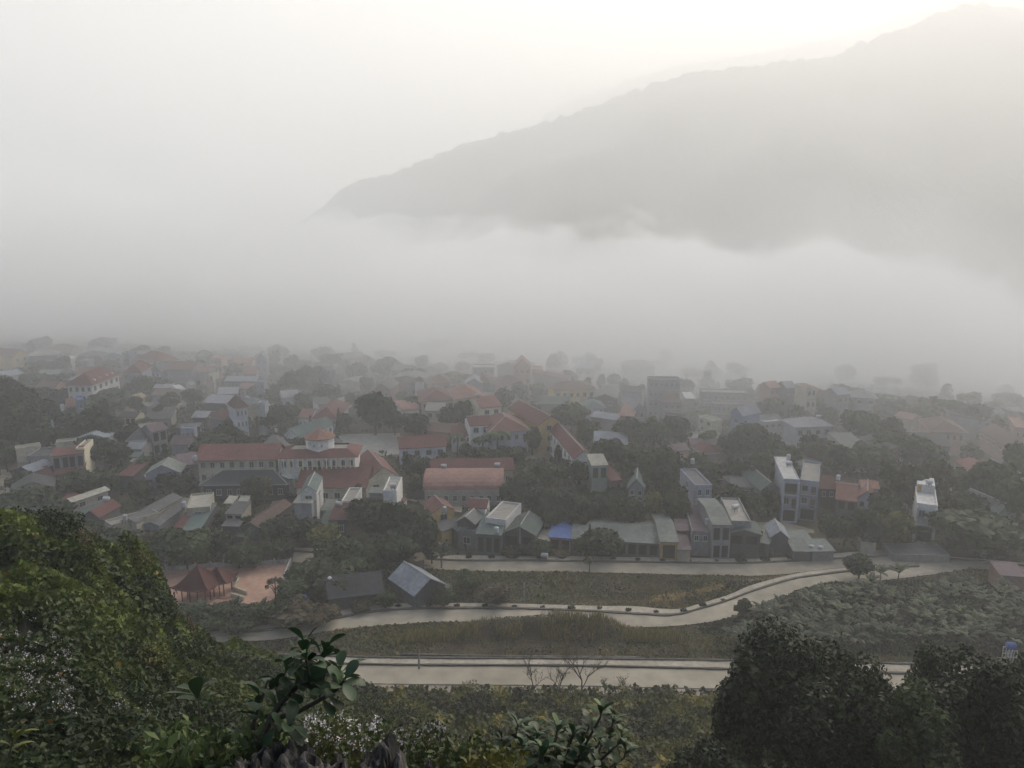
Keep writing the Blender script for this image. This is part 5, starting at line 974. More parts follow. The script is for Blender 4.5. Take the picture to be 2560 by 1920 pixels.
for i, (px, s, rx, rz, n, mat, leaf, l) in enumerate([
    (40, .98, 1.9, 1.2, 2600, 'dark', .09, 'dark bush crowning the ridge at the far left'), (130, .93, 1.5, 1.0, 2200, 'dark', .09, 'dark rounded bush below the ridge top at the left'),
    (250, .93, 1.4, .8, 2000, 'mid', .09, 'green bush on the sloping ridge above the vines'), (330, .92, 1.3, .9, 1800, 'dark', .09, 'dark bush where the left ridge starts to drop'),
    (390, .86, 1.5, 1.3, 2400, 'dark', .09, 'dark bush at the ridge beside the red pavilion'), (420, .70, 1.2, 1.0, 2000, 'mid', .08, 'green bush on the ridge edge below the pavilion'),
    (20, 1.0, .9, 1.3, 900, 'brown', .07, 'brownish twiggy bush on the ridge top at the left edge'), (95, .97, .8, 1.2, 800, 'mid', .07, 'small pointed bush sticking up from the left ridge'),
    (185, .99, .9, 1.1, 800, 'brown', .07, 'dull brown bush halfway along the left ridge'), (285, .99, .8, 1.0, 800, 'mid', .07, 'ragged green bush on the ridge before the maroon roof'), (350, .97, .8, 1.1, 800, 'yellow', .07, 'olive bush on the ridge above the plaza corner'),
    (455, .97, 1.0, 1.0, 900, 'brown', .07, 'rusty bush at the foot of the ridge beside the plaza'), (170, .72, 1.3, 1.0, 1500, 'brown', .06, 'brown leaved bush in the upper part of the left slope'), (330, .62, 1.2, 1.0, 1500, 'yellow', .06, 'yellowish bush in the middle of the left slope'),
    (90, .80, 1.2, 1.0, 1500, 'yellow', .06, 'yellow green bush high on the left slope'), (455, .45, 1.0, .9, 1500, 'brown', .05, 'reddish brown bush above the pale leaved plant'), (220, .52, 1.0, 1.0, 1500, 'mid', .05, 'leafy green bush right of the white flowers on the slope'),
    (650, .78, 1.8, .9, 2200, 'mid', .09, 'green bush below the left end of the middle road'),
    (500, .80, 1.5, .8, 2000, 'yellow', .08, 'yellow green vine mound below the left end of the middle road'), (120, .55, 1.2, .8, 2400, 'mid', .07, 'leafy mound in the middle of the left slope'),
    (260, .38, 1.0, .6, 2000, 'dark', .06, 'dark leafy mound above the white flowers'), (60, .30, .8, .5, 1800, 'yellow', .05, 'bright yellow green mound at the left edge'),
    (560, .35, 1.1, .9, 2200, 'mid', .06, 'green mound left of the big leaved shrub'), (920, .66, 2.2, 2.0, 2600, 'mid', .10, 'loose olive shrub below the left end of the lower road'),
    (1000, .60, 2.0, 1.7, 2400, 'dark', .10, 'dark shrub right of the loose olive shrub'), (1180, .93, 2.2, 2.2, 2000, 'yellow', .10, 'yellowish bush in front of the lower road pavement'),
    (1100, .90, 1.4, 1.3, 1400, 'brown', .09, 'brownish bush left of the yellowish pavement bush'),
    (1130, .20, 1.5, 1.0, 2400, 'yellow', .07, 'yellow flowered shrub low on the slope left of the glossy shrub'), (1240, .12, 1.3, .9, 2000, 'yellow', .07, 'second yellow shrub directly behind the glossy shrub'),
    (1560, .32, 1.9, 1.2, 2400, 'yellow', .08, 'yellow olive shrub right of the glossy shrub'), (1640, .52, 2.0, 1.2, 2200, 'yellow', .08, 'olive shrub halfway up the slope left of the dark tree'),
    (1700, .20, 2.2, 1.3, 2400, 'yellow', .08, 'mustard coloured shrub at the foot of the big dark tree'), (1480, .12, 1.6, .9, 1800, 'mid', .08, 'green shrub low on the slope at bottom centre'),
    (1730, .62, 1.4, 1.0, 1400, 'mid', .09, 'small green shrub beside the left edge of the dark tree')]):
    p0 = hp(px, s); p0.z -= rz * ((1.45 if i > 10 else .75) if px < 860 else .5); shrub_at(p0, rx, rz, n, mat, 100 + i, l, leaf, grp=None)
# white flowered weeds
def flowers(px0, px1, s0, s1, n, seed, hgt, label, sizes=(.012, .03)):
    rng = np.random.default_rng(seed); px = rng.uniform(px0, px1, n); s = rng.uniform(s0, s1, n); k = fbm(px * .03, s * 20, .8, seed, 3) > .42; px = px[k]; s = s[k]; p = hill_point(px, s); n = len(px)
    top = p + np.stack([rng.normal(0, .05, n), rng.normal(0, .05, n), hgt * rng.uniform(.6, 1.2, n)], 1); P_ = []; U = []; V = []; t = []
    for rep in range(5):
        d = randdirs(rng, n); q = top + rng.normal(0, .025, (n, 3)); u, v = frames(rng, d, .5); sz = rng.uniform(*sizes, n)[:, None]; P_.append(q); U.append(u * sz); V.append(v * sz); t.append(rng.uniform(0, 1, n))
    fl = leafmesh('flower_weeds', np.concatenate(P_), np.concatenate(U), np.concatenate(V), np.concatenate(t), LM['flower'], shape='clump')
    o = link('flowering_weeds', fl); tag(o, label, 'flowering weeds', kind='stuff')
    mid = (p + top) / 2; u = (top - p) / 2; v = np.tile([[.006, 0, 0]], (n, 1)); link('stems', leafmesh('stems', mid, u, v, rng.uniform(.2, .7, n), LM['brown'], shape='clump'), o)
flowers(-60, 190, .28, .60, 520, 5, .45, 'white flowered weeds at the left edge of the near slope', (.008, .02)); flowers(280, 480, .22, .50, 300, 6, .45, 'sparse white flowers in the middle of the left slope', (.008, .018)); flowers(30, 200, .12, .30, 300, 8, .4, 'white flowered weeds low at the left', (.006, .014))

# knoll under the camera with the limestone rocks, the fig shrub and the glossy shrub
def cp(px, py, d):  # a point at distance d along a sight line
    r = ray(px, py); r.normalize(); return Vector((0, 0, CAMZ)) + r * d
ROCK = bpy.data.materials.new('limestone'); ROCK.use_nodes = True; t = ROCK.node_tree; N = t.nodes.new; L = t.links.new; b = t.nodes['Principled BSDF']; b.inputs['Roughness'].default_value = .95
tc = N('ShaderNodeTexCoord'); mp = N('ShaderNodeMapping'); mp.inputs['Scale'].default_value = (1, 1, .7); L(tc.outputs['Object'], mp.inputs[0]); n1 = N('ShaderNodeTexNoise'); n1.inputs['Scale'].default_value = 9; n1.inputs['Detail'].default_value = 9; n1.inputs['Roughness'].default_value = .7; L(mp.outputs[0], n1.inputs[0])
rp = N('ShaderNodeValToRGB'); e = rp.color_ramp.elements; e[0].position = .42; e[0].color = (.012, .012, .012, 1); e[1].position = .62; e[1].color = (.16, .15, .14, 1); el = e.new(.5); el.color = (.03, .029, .027, 1); L(n1.outputs[0], rp.inputs[0]); L(rp.outputs[0], b.inputs['Base Color'])
bp = N('ShaderNodeBump'); bp.inputs['Strength'].default_value = .9; bp.inputs['Distance'].default_value = .04; L(n1.outputs[0], bp.inputs['Height']); L(bp.outputs[0], b.inputs['Normal'])
import bmesh
def rock(c, sx_, sy_, sz_, seed, label, lean=0):
    c = c - Vector((0, 0, sz_ * 1.12))
    bm = bmesh.new(); bmesh.ops.create_icosphere(bm, subdivisions=5, radius=1)
    for v_ in bm.verts:
        q = v_.co.copy(); n0 = noise.ridged_multi_fractal(Vector((q.x * 2.2 + seed, q.y * 2.2, q.z * 1.3)), .9, 2.1, 5, 1, 2) ; flute = abs(math.sin(q.x * 5.5 + noise.noise(q * 2) * 2.2 + seed)) ** .6
        k = .62 + .22 * n0 * .7 + .20 * flute * max(0, q.z) * .35 + .16 * noise.noise(q * 3.5 + Vector((seed, 0, 0))); v_.co = Vector((q.x * k * sx_ + lean * q.z * sx_, q.y * k * sy_, q.z * k * sz_ * (1 + .10 * flute * (q.z > 0))))
    me = bpy.data.meshes.new('rock'); bm.to_mesh(me); bm.free(); me.materials.append(ROCK)
    return tag(link('rock', me, None, c), label, 'rock', 'limestone rocks at the viewer\'s feet')
rock(cp(690, 1832, 3.7), .26, .3, .5, 1, 'broad dark weathered limestone rock at the bottom left of centre'); rock(cp(820, 1868, 3.6), .14, .2, .4, 4, 'small pointed rock between the two big limestone rocks')
rock(cp(950, 1822, 3.5), .17, .25, .5, 2, 'pale streaked limestone rock with a jagged crest', .05); rock(cp(1075, 1876, 3.5), .09, .15, .4, 3, 'small dark rock with a pale tip at the bottom edge'); rock(cp(610, 1876, 3.6), .16, .2, .4, 7, 'low dark rock at the foot of the big leaved shrub')
# slab of ground carrying them
kp = np.array([hill_point(np.array([x]), np.array([-.96]))[0] for x in (200, 2300)])
m = MB(); gx = np.linspace(-4, 4, 33); gy = np.linspace(-3, 3.6, 27)
for j in range(len(gy)):
    for i in range(len(gx)): m.v.append((gx[i], gy[j], 63.45 - .95 * max(0, math.hypot(gx[i], gy[j]) - .7) + .1 * noise.noise(Vector((gx[i], gy[j], 3)))))
for j in range(len(gy) - 1):
    for i in range(len(gx) - 1): a = j * 33 + i; m.f.append((a, a + 1, a + 34, a + 33)); m.m.append(0)
tag(m.build('ground', MATS['hill_soil']), kind='structure')
# weeds with white flowers behind the rocks
def weeds(px0, px1, py0, py1, d0, d1, n, seed, label, mat='mid', leaf=.016, flower=True, hgt=.35):
    rng = np.random.default_rng(seed); P_ = []; 
    px = rng.uniform(px0, px1, n); py = rng.uniform(py0, py1, n); d = rng.uniform(d0, d1, n); k = (py - py0) / (py1 - py0) > .55 * (1 - fbm(px, py * 0, 40, seed, 3)) * 1.2 - .1; px, py, d = px[k], py[k], d[k]
    c = np.array([cp(a, b_, c_) for a, b_, c_ in zip(px, py, d)]); n = len(c)
    LP = []; U = []; V = []; t = []
    for rep in range(9):
        dd = randdirs(rng, n); q = c + rng.normal(0, .035, (n, 3)) - np.array([0, 0, .04]) * rep * rng.random((n, 1)); u, v = frames(rng, dd, .5); s_ = (leaf * rng.uniform(.5, 1.5, n))[:, None]; LP.append(q); U.append(u * s_); V.append(v * s_ * .5); t.append(rng.uniform(0, 1, n))
    o = link('flowering_weeds' if flower else 'undergrowth', leafmesh('weeds', np.concatenate(LP), np.concatenate(U), np.concatenate(V), np.concatenate(t), LM[mat], fold=.3)); tag(o, label, 'weeds', kind='stuff')
    link('stems', leafmesh('stems', c - np.array([0, 0, hgt / 2]), np.tile([[0, 0, hgt / 2]], (n, 1)) + rng.normal(0, .03, (n, 3)), np.tile([[.0018, 0, 0]], (n, 1)), rng.uniform(.2, .7, n), LM['brown'], shape='clump'), o)
    if flower:
        kk = rng.random(n) < .5; cc = c[kk]; m_ = len(cc); LP = []; U = []; V = []; t = []
        for rep in range(4):
            q = cc + rng.normal(0, .007, (m_, 3)) + np.array([0, 0, .03]); u, v = frames(rng, randdirs(rng, m_), .5); s_ = rng.uniform(.003, .0065, m_)[:, None]; LP.append(q); U.append(u * s_); V.append(v * s_); t.append(rng.uniform(0, 1, m_))
        link('flowers', leafmesh('flowers', np.concatenate(LP), np.concatenate(U), np.concatenate(V), np.concatenate(t), LM['flower'], shape='clump'), o)
weeds(760, 960, 1770, 1900, 4.2, 6.0, 700, 11, 'white flowered weeds right behind the rocks', 'mid', .014); weeds(980, 1110, 1800, 1910, 4.5, 6.0, 420, 12, 'white flowered weeds right of the pale streaked rock', 'mid', .016)
weeds(1020, 1220, 1850, 1960, 4.2, 5.5, 700, 13, 'green weeds at the bottom edge right of the rocks', 'mid', .02, False); weeds(380, 700, 1800, 1960, 3.9, 6.5, 1500, 14, 'leafy weeds at the foot of the big leaved shrub', 'mid', .028, False)
weeds(1180, 1300, 1870, 1960, 4.0, 5.2, 300, 16, 'yellow flowering weeds at the bottom edge', 'yellow', .02, False)
# obovate leaf with a midrib fold, built as one mesh per shrub
def bigleaf(m, base, d, nrm, L_, W_, curl, tone, T_):
    d = d.normalized(); side = d.cross(nrm).normalized(); nrm = side.cross(d).normalized(); n = 7; prof = [.12, .36, .66, .9, 1.0, .92, .58]; b0 = len(m.v); p = base.copy(); dd = d.copy()
    for i in range(n):
        w_ = W_ * prof[i] * .5; m.v += [tuple(p - side * w_ + nrm * w_ * .25), tuple(p), tuple(p + side * w_ + nrm * w_ * .25)]; T_ += [tone, tone * .7, tone]
        dd = (dd - nrm * curl / n).normalized(); nrm = side.cross(dd).normalized(); p = p + dd * L_ / (n - 1)
    m.v.append(tuple(p - dd * L_ * .08)); T_.append(tone)
    for i in range(n - 1):
        a = b0 + i * 3; m.f += [(a, a + 1, a + 4, a + 3), (a + 1, a + 2, a + 5, a + 4)]; m.m += [0, 0]
    a = b0 + (n - 1) * 3; m.f += [(a, a + 1, a + 3), (a + 1, a + 2, a + 3)]; m.m += [0, 0]
def bigshrub(name, label, stems, leafspec, mat, seed, root_p):
    """stems: polylines of points; leafspec: (stem index, from, to, count, length, width, young share)"""
    rd = random.Random(seed); root = link(name, None, None, root_p); rp_ = Vector(root_p); sb = MB(); lm_ = MB(); T_ = []
    for st, r0, r1 in stems:
        n = len(st); sb.tube([Vector(p) - rp_ for p in st], [r0 + (r1 - r0) * i / (n - 1) for i in range(n)], 7)
    for si, f0, f1, cnt, L_, W_, yg in leafspec:
        st = [Vector(p) for p in stems[si][0]]
        for k in range(cnt):
            f = f0 + (f1 - f0) * (k + rd.random() * .5) / cnt; x = min(f, .999) * (len(st) - 1); i = int(x); p = st[i].lerp(st[i + 1], x - i) - rp_; ax = (st[i + 1] - st[i]).normalized(); a = k * 2.4 + rd.uniform(-.3, .3)
            o1 = ax.orthogonal().normalized(); o2 = ax.cross(o1); out = (o1 * math.cos(a) + o2 * math.sin(a)); up = .15 + 1.1 * f * rd.uniform(.4, 1.2); d = (out * 1.0 + ax * up + Vector((rd.uniform(-.3, .3), rd.uniform(-.3, .3), rd.uniform(-.2, .35)))).normalized(); nr = (ax + Vector((0, 0, .8)) - d * .2).normalized()
            young = rd.random() < yg and f > .75; sc = rd.uniform(.75, 1.12) * (.75 if young else 1)
            bigleaf(lm_, p + d * .008, d, nr, L_ * sc, W_ * sc, rd.uniform(.1, 1.5), rd.uniform(.86, 1) if young else rd.uniform(0, .72), T_)
    sb.build('branch', PBARK if False else BARK, root); me = lm_.mesh('leaves', LM[mat]); a = me.attributes.new('tone', 'FLOAT', 'POINT'); a.data.foreach_set('value', T_); me.polygons.foreach_set('use_smooth', [True] * len(me.polygons)); link('leaves', me, root)
    tag(root, label, 'shrub'); return root
D0 = 4.0
A0 = cp(600, 1990, D0 + .1); A1 = cp(675, 1800, D0); A2 = cp(745, 1780, D0 - .05)
st = [([A0, cp(640, 1880, D0), A1, cp(700, 1760, D0), cp(745, 1715, D0 - .05), cp(775, 1702, D0 - .1)], .022, .008),
      ([A1, A2, cp(800, 1750, D0 - .1), cp(840, 1725, D0 - .15), cp(862, 1700, D0 - .2)], .012, .006),
      ([cp(775, 1702, D0 - .1), cp(768, 1660, D0 - .1), cp(764, 1632, D0 - .1)], .007, .004), ([cp(775, 1702, D0 - .1), cp(800, 1650, D0), cp(822, 1608, D0 + .05)], .006, .003),
      ([cp(700, 1760, D0), cp(690, 1720, D0 + .1), cp(720, 1670, D0 + .15), cp(745, 1640, D0 + .2)], .007, .004), ([A0, cp(610, 1880, D0 + .2), cp(640, 1790, D0 + .2), cp(670, 1700, D0 + .2)], .014, .005),
      ([A1, cp(700, 1830, D0 - .15), cp(730, 1810, D0 - .2)], .008, .004), ([cp(745, 1715, D0 - .05), cp(765, 1660, D0 + .05), cp(760, 1600, D0 + .1)], .006, .003), ([cp(640, 1880, D0), cp(640, 1800, D0 + .3), cp(650, 1740, D0 + .35)], .01, .004), ([cp(840, 1725, D0 - .15), cp(855, 1690, D0 - .1), cp(850, 1672, D0 - .1)], .005, .003)]
bigshrub('fig_shrub', 'dark shrub with big rounded leaves leaning over the rocks', st,
         [(0, .5, 1, 21, .105, .060, 0), (1, .5, 1, 17, .10, .056, .35), (2, .2, 1, 12, .10, .056, .6), (3, .4, 1, 10, .11, .06, .2), (4, .3, 1, 13, .105, .058, 0), (5, .4, 1, 12, .105, .058, 0), (6, .3, 1, 8, .10, .056, 0), (7, .4, 1, 11, .095, .054, .1), (8, .4, 1, 11, .105, .058, 0), (9, .3, 1, 9, .1, .062, .7)], 'fig', 3, A0)
LAND.append((750, 1700, 'the big leaved shrub'))
D1 = 5.0; B0 = cp(1380, 2030, D1)
sp = [(1290, 1810), (1250, 1840), (1340, 1830), (1390, 1815), (1430, 1820), (1470, 1800), (1500, 1770), (1530, 1790), (1550, 1830), (1420, 1840), (1300, 1860), (1500, 1850), (1350, 1870), (1560, 1870), (1240, 1880), (1320, 1830), (1450, 1870)]
st = [([B0, cp((1380 + x) / 2, (2000 + y) / 2 + 20, D1 + .1 * math.sin(i * 2)), cp(x, y + 25, D1 + .25 * math.sin(i * 3)), cp(x + 6, y, D1 + .25 * math.sin(i * 3))], .012, .003) for i, (x, y) in enumerate(sp)]
bigshrub('glossy_shrub', 'glossy dark leaved shrub with arching bright leaves at bottom centre', st, [(i, .35, 1, 20, .075 if i % 3 else .10, .045, .45 if i in (3, 4, 5, 6, 7, 8) else .1) for i in range(len(sp))], 'fig', 8, B0)
LAND.append((1400, 1850, 'the glossy shrub'))
D2 = 9.0; B0 = cp(500, 1760, D2 + 2)
st = [([cp(500, 1800, D2), cp(498, 1760, D2), cp(490, 1725, D2)], .012, .005)]
bigshrub('broadleaf_plant', 'pale leaved plant poking out of the vines on the left slope', st, [(0, .5, 1, 7, .28, .13, 0)], 'banana', 5, cp(500, 1800, D2))
st = [([cp(20, 1900, 7), cp(30, 1860, 7), cp(40, 1830, 7)], .008, .003)]
bigshrub('broadleaf_plant', 'bright yellow green leaves at the bottom left edge', st, [(0, .3, 1, 6, .16, .06, 0)], 'yellow', 6, cp(20, 1900, 7))

# big dark trees on the right
def bigtree(px, top, base, wpx, dist_s, seed, n, label, mat='black', short=None, leaf=.13, kind='rough', lobes=60):
    dd = dist_s; c = cp(px, (top + base) / 2, dd); rx = wpx / F * dd / 2 * .95; rz = (base - top) / F * dd / 2 * .95
    foot = Vector((c.x - rx * .1, c.y + 1, 0)); hz = [hill_point(np.array([px_]), np.array([s_]))[0] for px_ in (px,) for s_ in np.linspace(-.9, 1, 60)]; q = min(hz, key=lambda h: (h[0] - c.x) ** 2 + (h[1] - c.y) ** 2); foot = Vector((c.x, c.y, float(q[2]) - .5))
    rng = np.random.default_rng(seed); pp, uu, vv, tt = crown_mesh(seed, kind, n=n, s=1.0, lobes=lobes); pp[:, 2] *= 1
    uu /= np.linalg.norm(uu, axis=1, keepdims=True); vv /= np.linalg.norm(vv, axis=1, keepdims=True); s_ = (leaf * rng.uniform(.5, 1.4, n))[:, None]
    root = link('tree', None, None, foot); off = c - foot
    link('crown', leafmesh('crown', pp * np.array([rx, rx, rz]), uu * s_, vv * s_ * .6, tt, LM[mat], fold=.3), root, off)
    m = MB(); r2 = random.Random(seed); H2 = off.z; m.tube([(0, 0, -1), (.3, 0, H2 * .4), (-.1, .2, H2 * .75), (.3, 0, H2 + rz * .3)], [.42, .32, .24, .1], 9)
    for i in range(9):
        a = r2.uniform(0, 6.28); z = H2 * r2.uniform(.5, .95); e = r2.uniform(.5, .9); m.tube([(0, .1, z), (math.cos(a) * rx * .35, math.sin(a) * rx * .35, z + rz * .35), (math.cos(a) * rx * e, math.sin(a) * rx * e, z + rz * .7)], [.16, .1, .03], 6)
    m.build('trunk', BARK, root); tag(root, label, 'tree')
    if short: LAND.append((px, (top + base) / 2, short))
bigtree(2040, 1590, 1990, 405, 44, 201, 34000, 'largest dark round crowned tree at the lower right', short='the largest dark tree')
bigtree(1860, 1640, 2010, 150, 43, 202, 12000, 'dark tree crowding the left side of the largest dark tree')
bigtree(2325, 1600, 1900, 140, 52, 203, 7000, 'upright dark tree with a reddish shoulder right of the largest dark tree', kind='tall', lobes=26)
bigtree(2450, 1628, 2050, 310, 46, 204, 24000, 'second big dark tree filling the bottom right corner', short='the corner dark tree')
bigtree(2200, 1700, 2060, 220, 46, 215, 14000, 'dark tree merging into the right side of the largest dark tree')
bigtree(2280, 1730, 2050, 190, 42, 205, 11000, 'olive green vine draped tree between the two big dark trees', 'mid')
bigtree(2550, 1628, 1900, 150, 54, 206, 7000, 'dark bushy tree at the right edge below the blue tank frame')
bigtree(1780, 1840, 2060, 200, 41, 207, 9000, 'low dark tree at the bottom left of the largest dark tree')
# thin saplings in front of the lower road
def sapling(px, base_py, top_py, wpx, seed, label, z=3, leafn=250, mat='yellow', lf=.07):
    g = at(px, base_py, z); t = aty(px, top_py, g.y); h = t.z - g.z; rx = wpx / F * g.length / 2 * 1.15; rd = random.Random(seed); root = link('sapling', None, None, g); m = MB(); tips = []
    def br(p, d, L_, r_, lev):
        q = p + d * L_ * .5 + Vector((rd.uniform(-.05, .05),) * 3) * L_; e = q + (d + Vector((0, 0, .15))).normalized() * L_ * .5; m.tube([p, q, e], [r_, r_ * .8, r_ * .6], 5, cap=False)
        if lev == 0: tips.append(e); return
        for k in range(3 if lev > 1 else 2):
            a = rd.uniform(0, 6.28); s_ = rd.uniform(.45, .8); br(e if k else q, (d + Vector((math.cos(a), math.sin(a), rd.uniform(-.1, .3))) * s_).normalized(), L_ * rd.uniform(.65, .85), r_ * .62, lev - 1)
    br(Vector((0, 0, -.2)), Vector((0, 0, 1)), h * .36, .16, 4); w_ = max(abs(t_.x) for t_ in tips); hh = max(t_.z for t_ in tips)
    sc = (rx / w_, rx / w_, h / hh); o = m.build('branches', BARK, root, scale=sc)
    rng = np.random.default_rng(seed); tp = np.array([list(t_) for t_ in tips]) * np.array(sc); tp = tp[rng.random(len(tp)) < .7]; idx = rng.integers(0, len(tp), leafn); p = tp[idx] + rng.normal(0, .16, (leafn, 3)); u, v = frames(rng, randdirs(rng, leafn), .5); s_ = (lf * rng.uniform(.5, 1.3, leafn))[:, None]
    link('foliage', leafmesh('foliage', p, u * s_, v * s_ * .5, rng.uniform(0, 1, leafn), LM[mat], fold=.2), root); tag(root, label, 'sapling')
sapling(1333, 1742, 1630, 75, 1, 'slender bare sapling left of the pair before the lower road', leafn=260, mat='mid')
sapling(1452, 1746, 1612, 120, 2, 'spreading bare sapling with rusty leaf tips before the lower road', leafn=520, mat='brown')
sapling(1400, 1742, 1650, 70, 3, 'thin yellow leaved sapling between the two bare saplings', leafn=420, mat='yellow')
sapling(1556, 1738, 1690, 30, 4, 'small feathery seedling on the lower road pavement', leafn=160, mat='mid'); sapling(1512, 1738, 1695, 22, 5, 'tiny dark seedling by the lower road pavement', leafn=120, mat='dark')

# ---------------------------------------------------------------- grass and low growth in the valley
def ground_scatter(n, xr, yr, seed, polys_in=None, excl=True):
    rng = np.random.default_rng(seed); x = rng.uniform(*xr, n); y = rng.uniform(*yr, n); k = abs(x) < y * .74 + 12
    if polys_in is not None: k &= inpoly(x, y, polys_in)
    x = x[k]; y = y[k]
    if excl:
        k = np.zeros(len(x), bool)
        for pl in EXCL:
            xs_ = [p[0] for p in pl]; ys_ = [p[1] for p in pl]; bb = (x > min(xs_)) & (x < max(xs_)) & (y > min(ys_)) & (y < max(ys_))
            if bb.any(): sub = np.where(bb)[0]; k[sub] |= inpoly(x[sub], y[sub], pl)
        x = x[~k]; y = y[~k]
    return x, y, VZ(x, y), rng
# between the three roads
x, y, z, rng = ground_scatter(150000, (-75, 110), (84, 143), 71)
pxx = np.array([pix((a, b_, c_)) for a, b_, c_ in zip(x[::1], y[::1], z[::1])]); px, py = pxx[:, 0], pxx[:, 1]
dry = np.exp(-((py - np.interp(px, [1400, 1600, 1700, 1820, 1950], [1512, 1505, 1492, 1465, 1440])) / 9) ** 2) * (px > 1420) * (px < 1990); f1 = fbm(x, y, 9, 5, 4)
tone = .36 + 1.3 * (f1 - .5) + rng.uniform(-.15, .2, len(x)) + dry * .65 + .28 * ((py > 1560) & (py < 1650) & (px > 1150) & (px < 1640)) * (fbm(x, y, 4, 8, 3) > .45)
black = (fbm(x, y, 5, 15, 3) > .60) & (py > 1545) & (py < 1640) & (px > 1080) & (px < 1560); tone = np.where(black, 0, tone)
h = rng.uniform(.06, .26, len(x)) * (1 + 1.0 * (f1 > .58)) * np.where(black, .4, 1); ang = rng.uniform(0, 6.28, len(x))
P0 = np.stack([x, y, z + h * .45], 1); U = np.stack([rng.normal(0, .35, len(x)) * h, rng.normal(0, .35, len(x)) * h, h * .6], 1); V = np.stack([np.cos(ang), np.sin(ang), np.zeros(len(x))], 1) * (.10 + .35 * h)[:, None]
tag(link('grass', leafmesh('grass', P0, U, V, tone, LM['grass'], shape='leaf')), 'rough dry grass between the three concrete roads', 'grass', kind='stuff')
# tall stems on the mound
x, y, z, rng = ground_scatter(9000, (-16, 26), (107, 113), 73); k = fbm(x, y, 3, 9, 3) > .45; x, y, z = x[k], y[k], z[k]; n = len(x); h = rng.uniform(.5, 1.9, n)
P0 = np.stack([x, y, z + h / 2], 1); U = np.stack([rng.normal(0, .12, n) * h, rng.normal(0, .1, n) * h, h / 2], 1); V = np.tile([[.035, 0, 0]], (n, 1)); V[:, 1] = rng.normal(0, .02, n)
tag(link('tall_grass', leafmesh('tall_grass', P0, U, V, rng.uniform(.35, 1, n), LM['grass'])), 'tall seeding grass on the mound beside the middle road', 'tall grass', kind='stuff')
# the grove's ground cover, and the green pockets of the town
x, y, z, rng = ground_scatter(90000, (30, 120), (103, 133), 75); f1 = fbm(x, y, 6, 25, 4); n = len(x); nr = np.tile([[0, -.3, 1.]], (n, 1)); u, v = frames(rng, nr, .9); s_ = rng.uniform(.12, .42, n)[:, None]
P0 = np.stack([x, y, z + rng.uniform(0, 1.0, n) * (f1 * 1.6) * sstep(32, 45, x) * (1 - .8 * sstep(122, 132, y))], 1)
tag(link('undergrowth', leafmesh('undergrowth', P0, u * s_, v * s_ * .6, .2 + 1.1 * (f1 - .5) + rng.uniform(-.1, .35, n), leafmat('leaves_grove', [(0, (.010, .015, .008)), (.5, (.022, .031, .013)), (1, (.055, .07, .028))]))), 'tangled undergrowth under the banana grove', 'undergrowth', kind='stuff')
x, y, z, rng = ground_scatter(260000, (-330, 330), (138, 440), 77); f1 = fbm(x, y, 16, 35, 4); n = len(x); k = (f1 > .34 + .1 * rng.random(n)) & (y < 345 - .36 * x) & (y < 395); x, y, z, f1 = x[k], y[k], z[k], f1[k]; n = len(x); u, v = frames(rng, np.tile([[0, -.3, 1.]], (n, 1)), .9); s_ = (rng.uniform(.25, .7, n) * (y / 250))[:, None]
P0 = np.stack([x, y, z + rng.uniform(0, 1.0, n) * np.clip((f1 - .3) * 7, .3, 2.6)], 1)
tag(link('undergrowth', leafmesh('undergrowth', P0, u * s_, v * s_ * .7, .25 + 1.2 * (f1 - .5) + rng.uniform(-.2, .3, n), LM['mid'], shape='clump')), 'low garden greenery filling the gaps between the houses', 'undergrowth', kind='stuff')

# ---------------------------------------------------------------- the air: even haze, and the fog lying in the valley
def airbox(name, lo_, hi_, col, dens, an, label):
    m = bpy.data.materials.new(name); m.use_nodes = True; t = m.node_tree; t.nodes.clear(); out = t.nodes.new('ShaderNodeOutputMaterial'); p = t.nodes.new('ShaderNodeVolumePrincipled')
    p.inputs['Density'].default_value = dens; p.inputs['Color'].default_value = (*col, 1); p.inputs['Anisotropy'].default_value = an; t.links.new(p.outputs[0], out.inputs['Volume'])
    b = MB(); b.box(lo_[0], hi_[0], lo_[1], hi_[1], lo_[2], hi_[2]); o = b.build(name, m); tag(o, label, 'haze' if name == 'haze' else 'fog', kind='stuff'); return m, p
airbox('haze', (-2000, -170, -3), (2000, 2200, 420), (.953, .977, .993), .0009, .42, 'thin morning haze filling the whole valley')
airbox('mist', (-1990, 225, -2.5), (1990, 2190, 415), (.942, .973, .998), .0018, .3, 'thicker mist over the far side of the valley')
fm, fp = airbox('fog_bank', (-1500, 120, .4), (1500, 1250, 230), (.98, .993, 1.0), 0, .1, 'bank of white fog lying behind the town below the mountain')
t = fm.node_tree; N = t.nodes.new; L = t.links.new; tc = N('ShaderNodeTexCoord'); sx_ = N('ShaderNodeSeparateXYZ'); L(tc.outputs['Object'], sx_.inputs[0])
def M(op, a, b=None, clamp=False):
    n = N('ShaderNodeMath'); n.operation = op; n.use_clamp = clamp
    for i, v in enumerate((a, b)):
        if v is None: continue
        if isinstance(v, (int, float)): n.inputs[i].default_value = v
        else: L(v, n.inputs[i])
    return n.outputs[0]
nz = N('ShaderNodeTexNoise'); nz.inputs['Scale'].default_value = .0085; nz.inputs['Detail'].default_value = 4; nz.inputs['Roughness'].default_value = .55; L(tc.outputs['Object'], nz.inputs['Vector'])
n2 = N('ShaderNodeTexNoise'); n2.inputs['Scale'].default_value = .03; n2.inputs['Detail'].default_value = 3; L(tc.outputs['Object'], n2.inputs['Vector'])
X, Y, Z = sx_.outputs; nf = M('SUBTRACT', nz.outputs[0], .5)
lf = M('MULTIPLY', M('ADD', X, 340), -1 / 400, True)
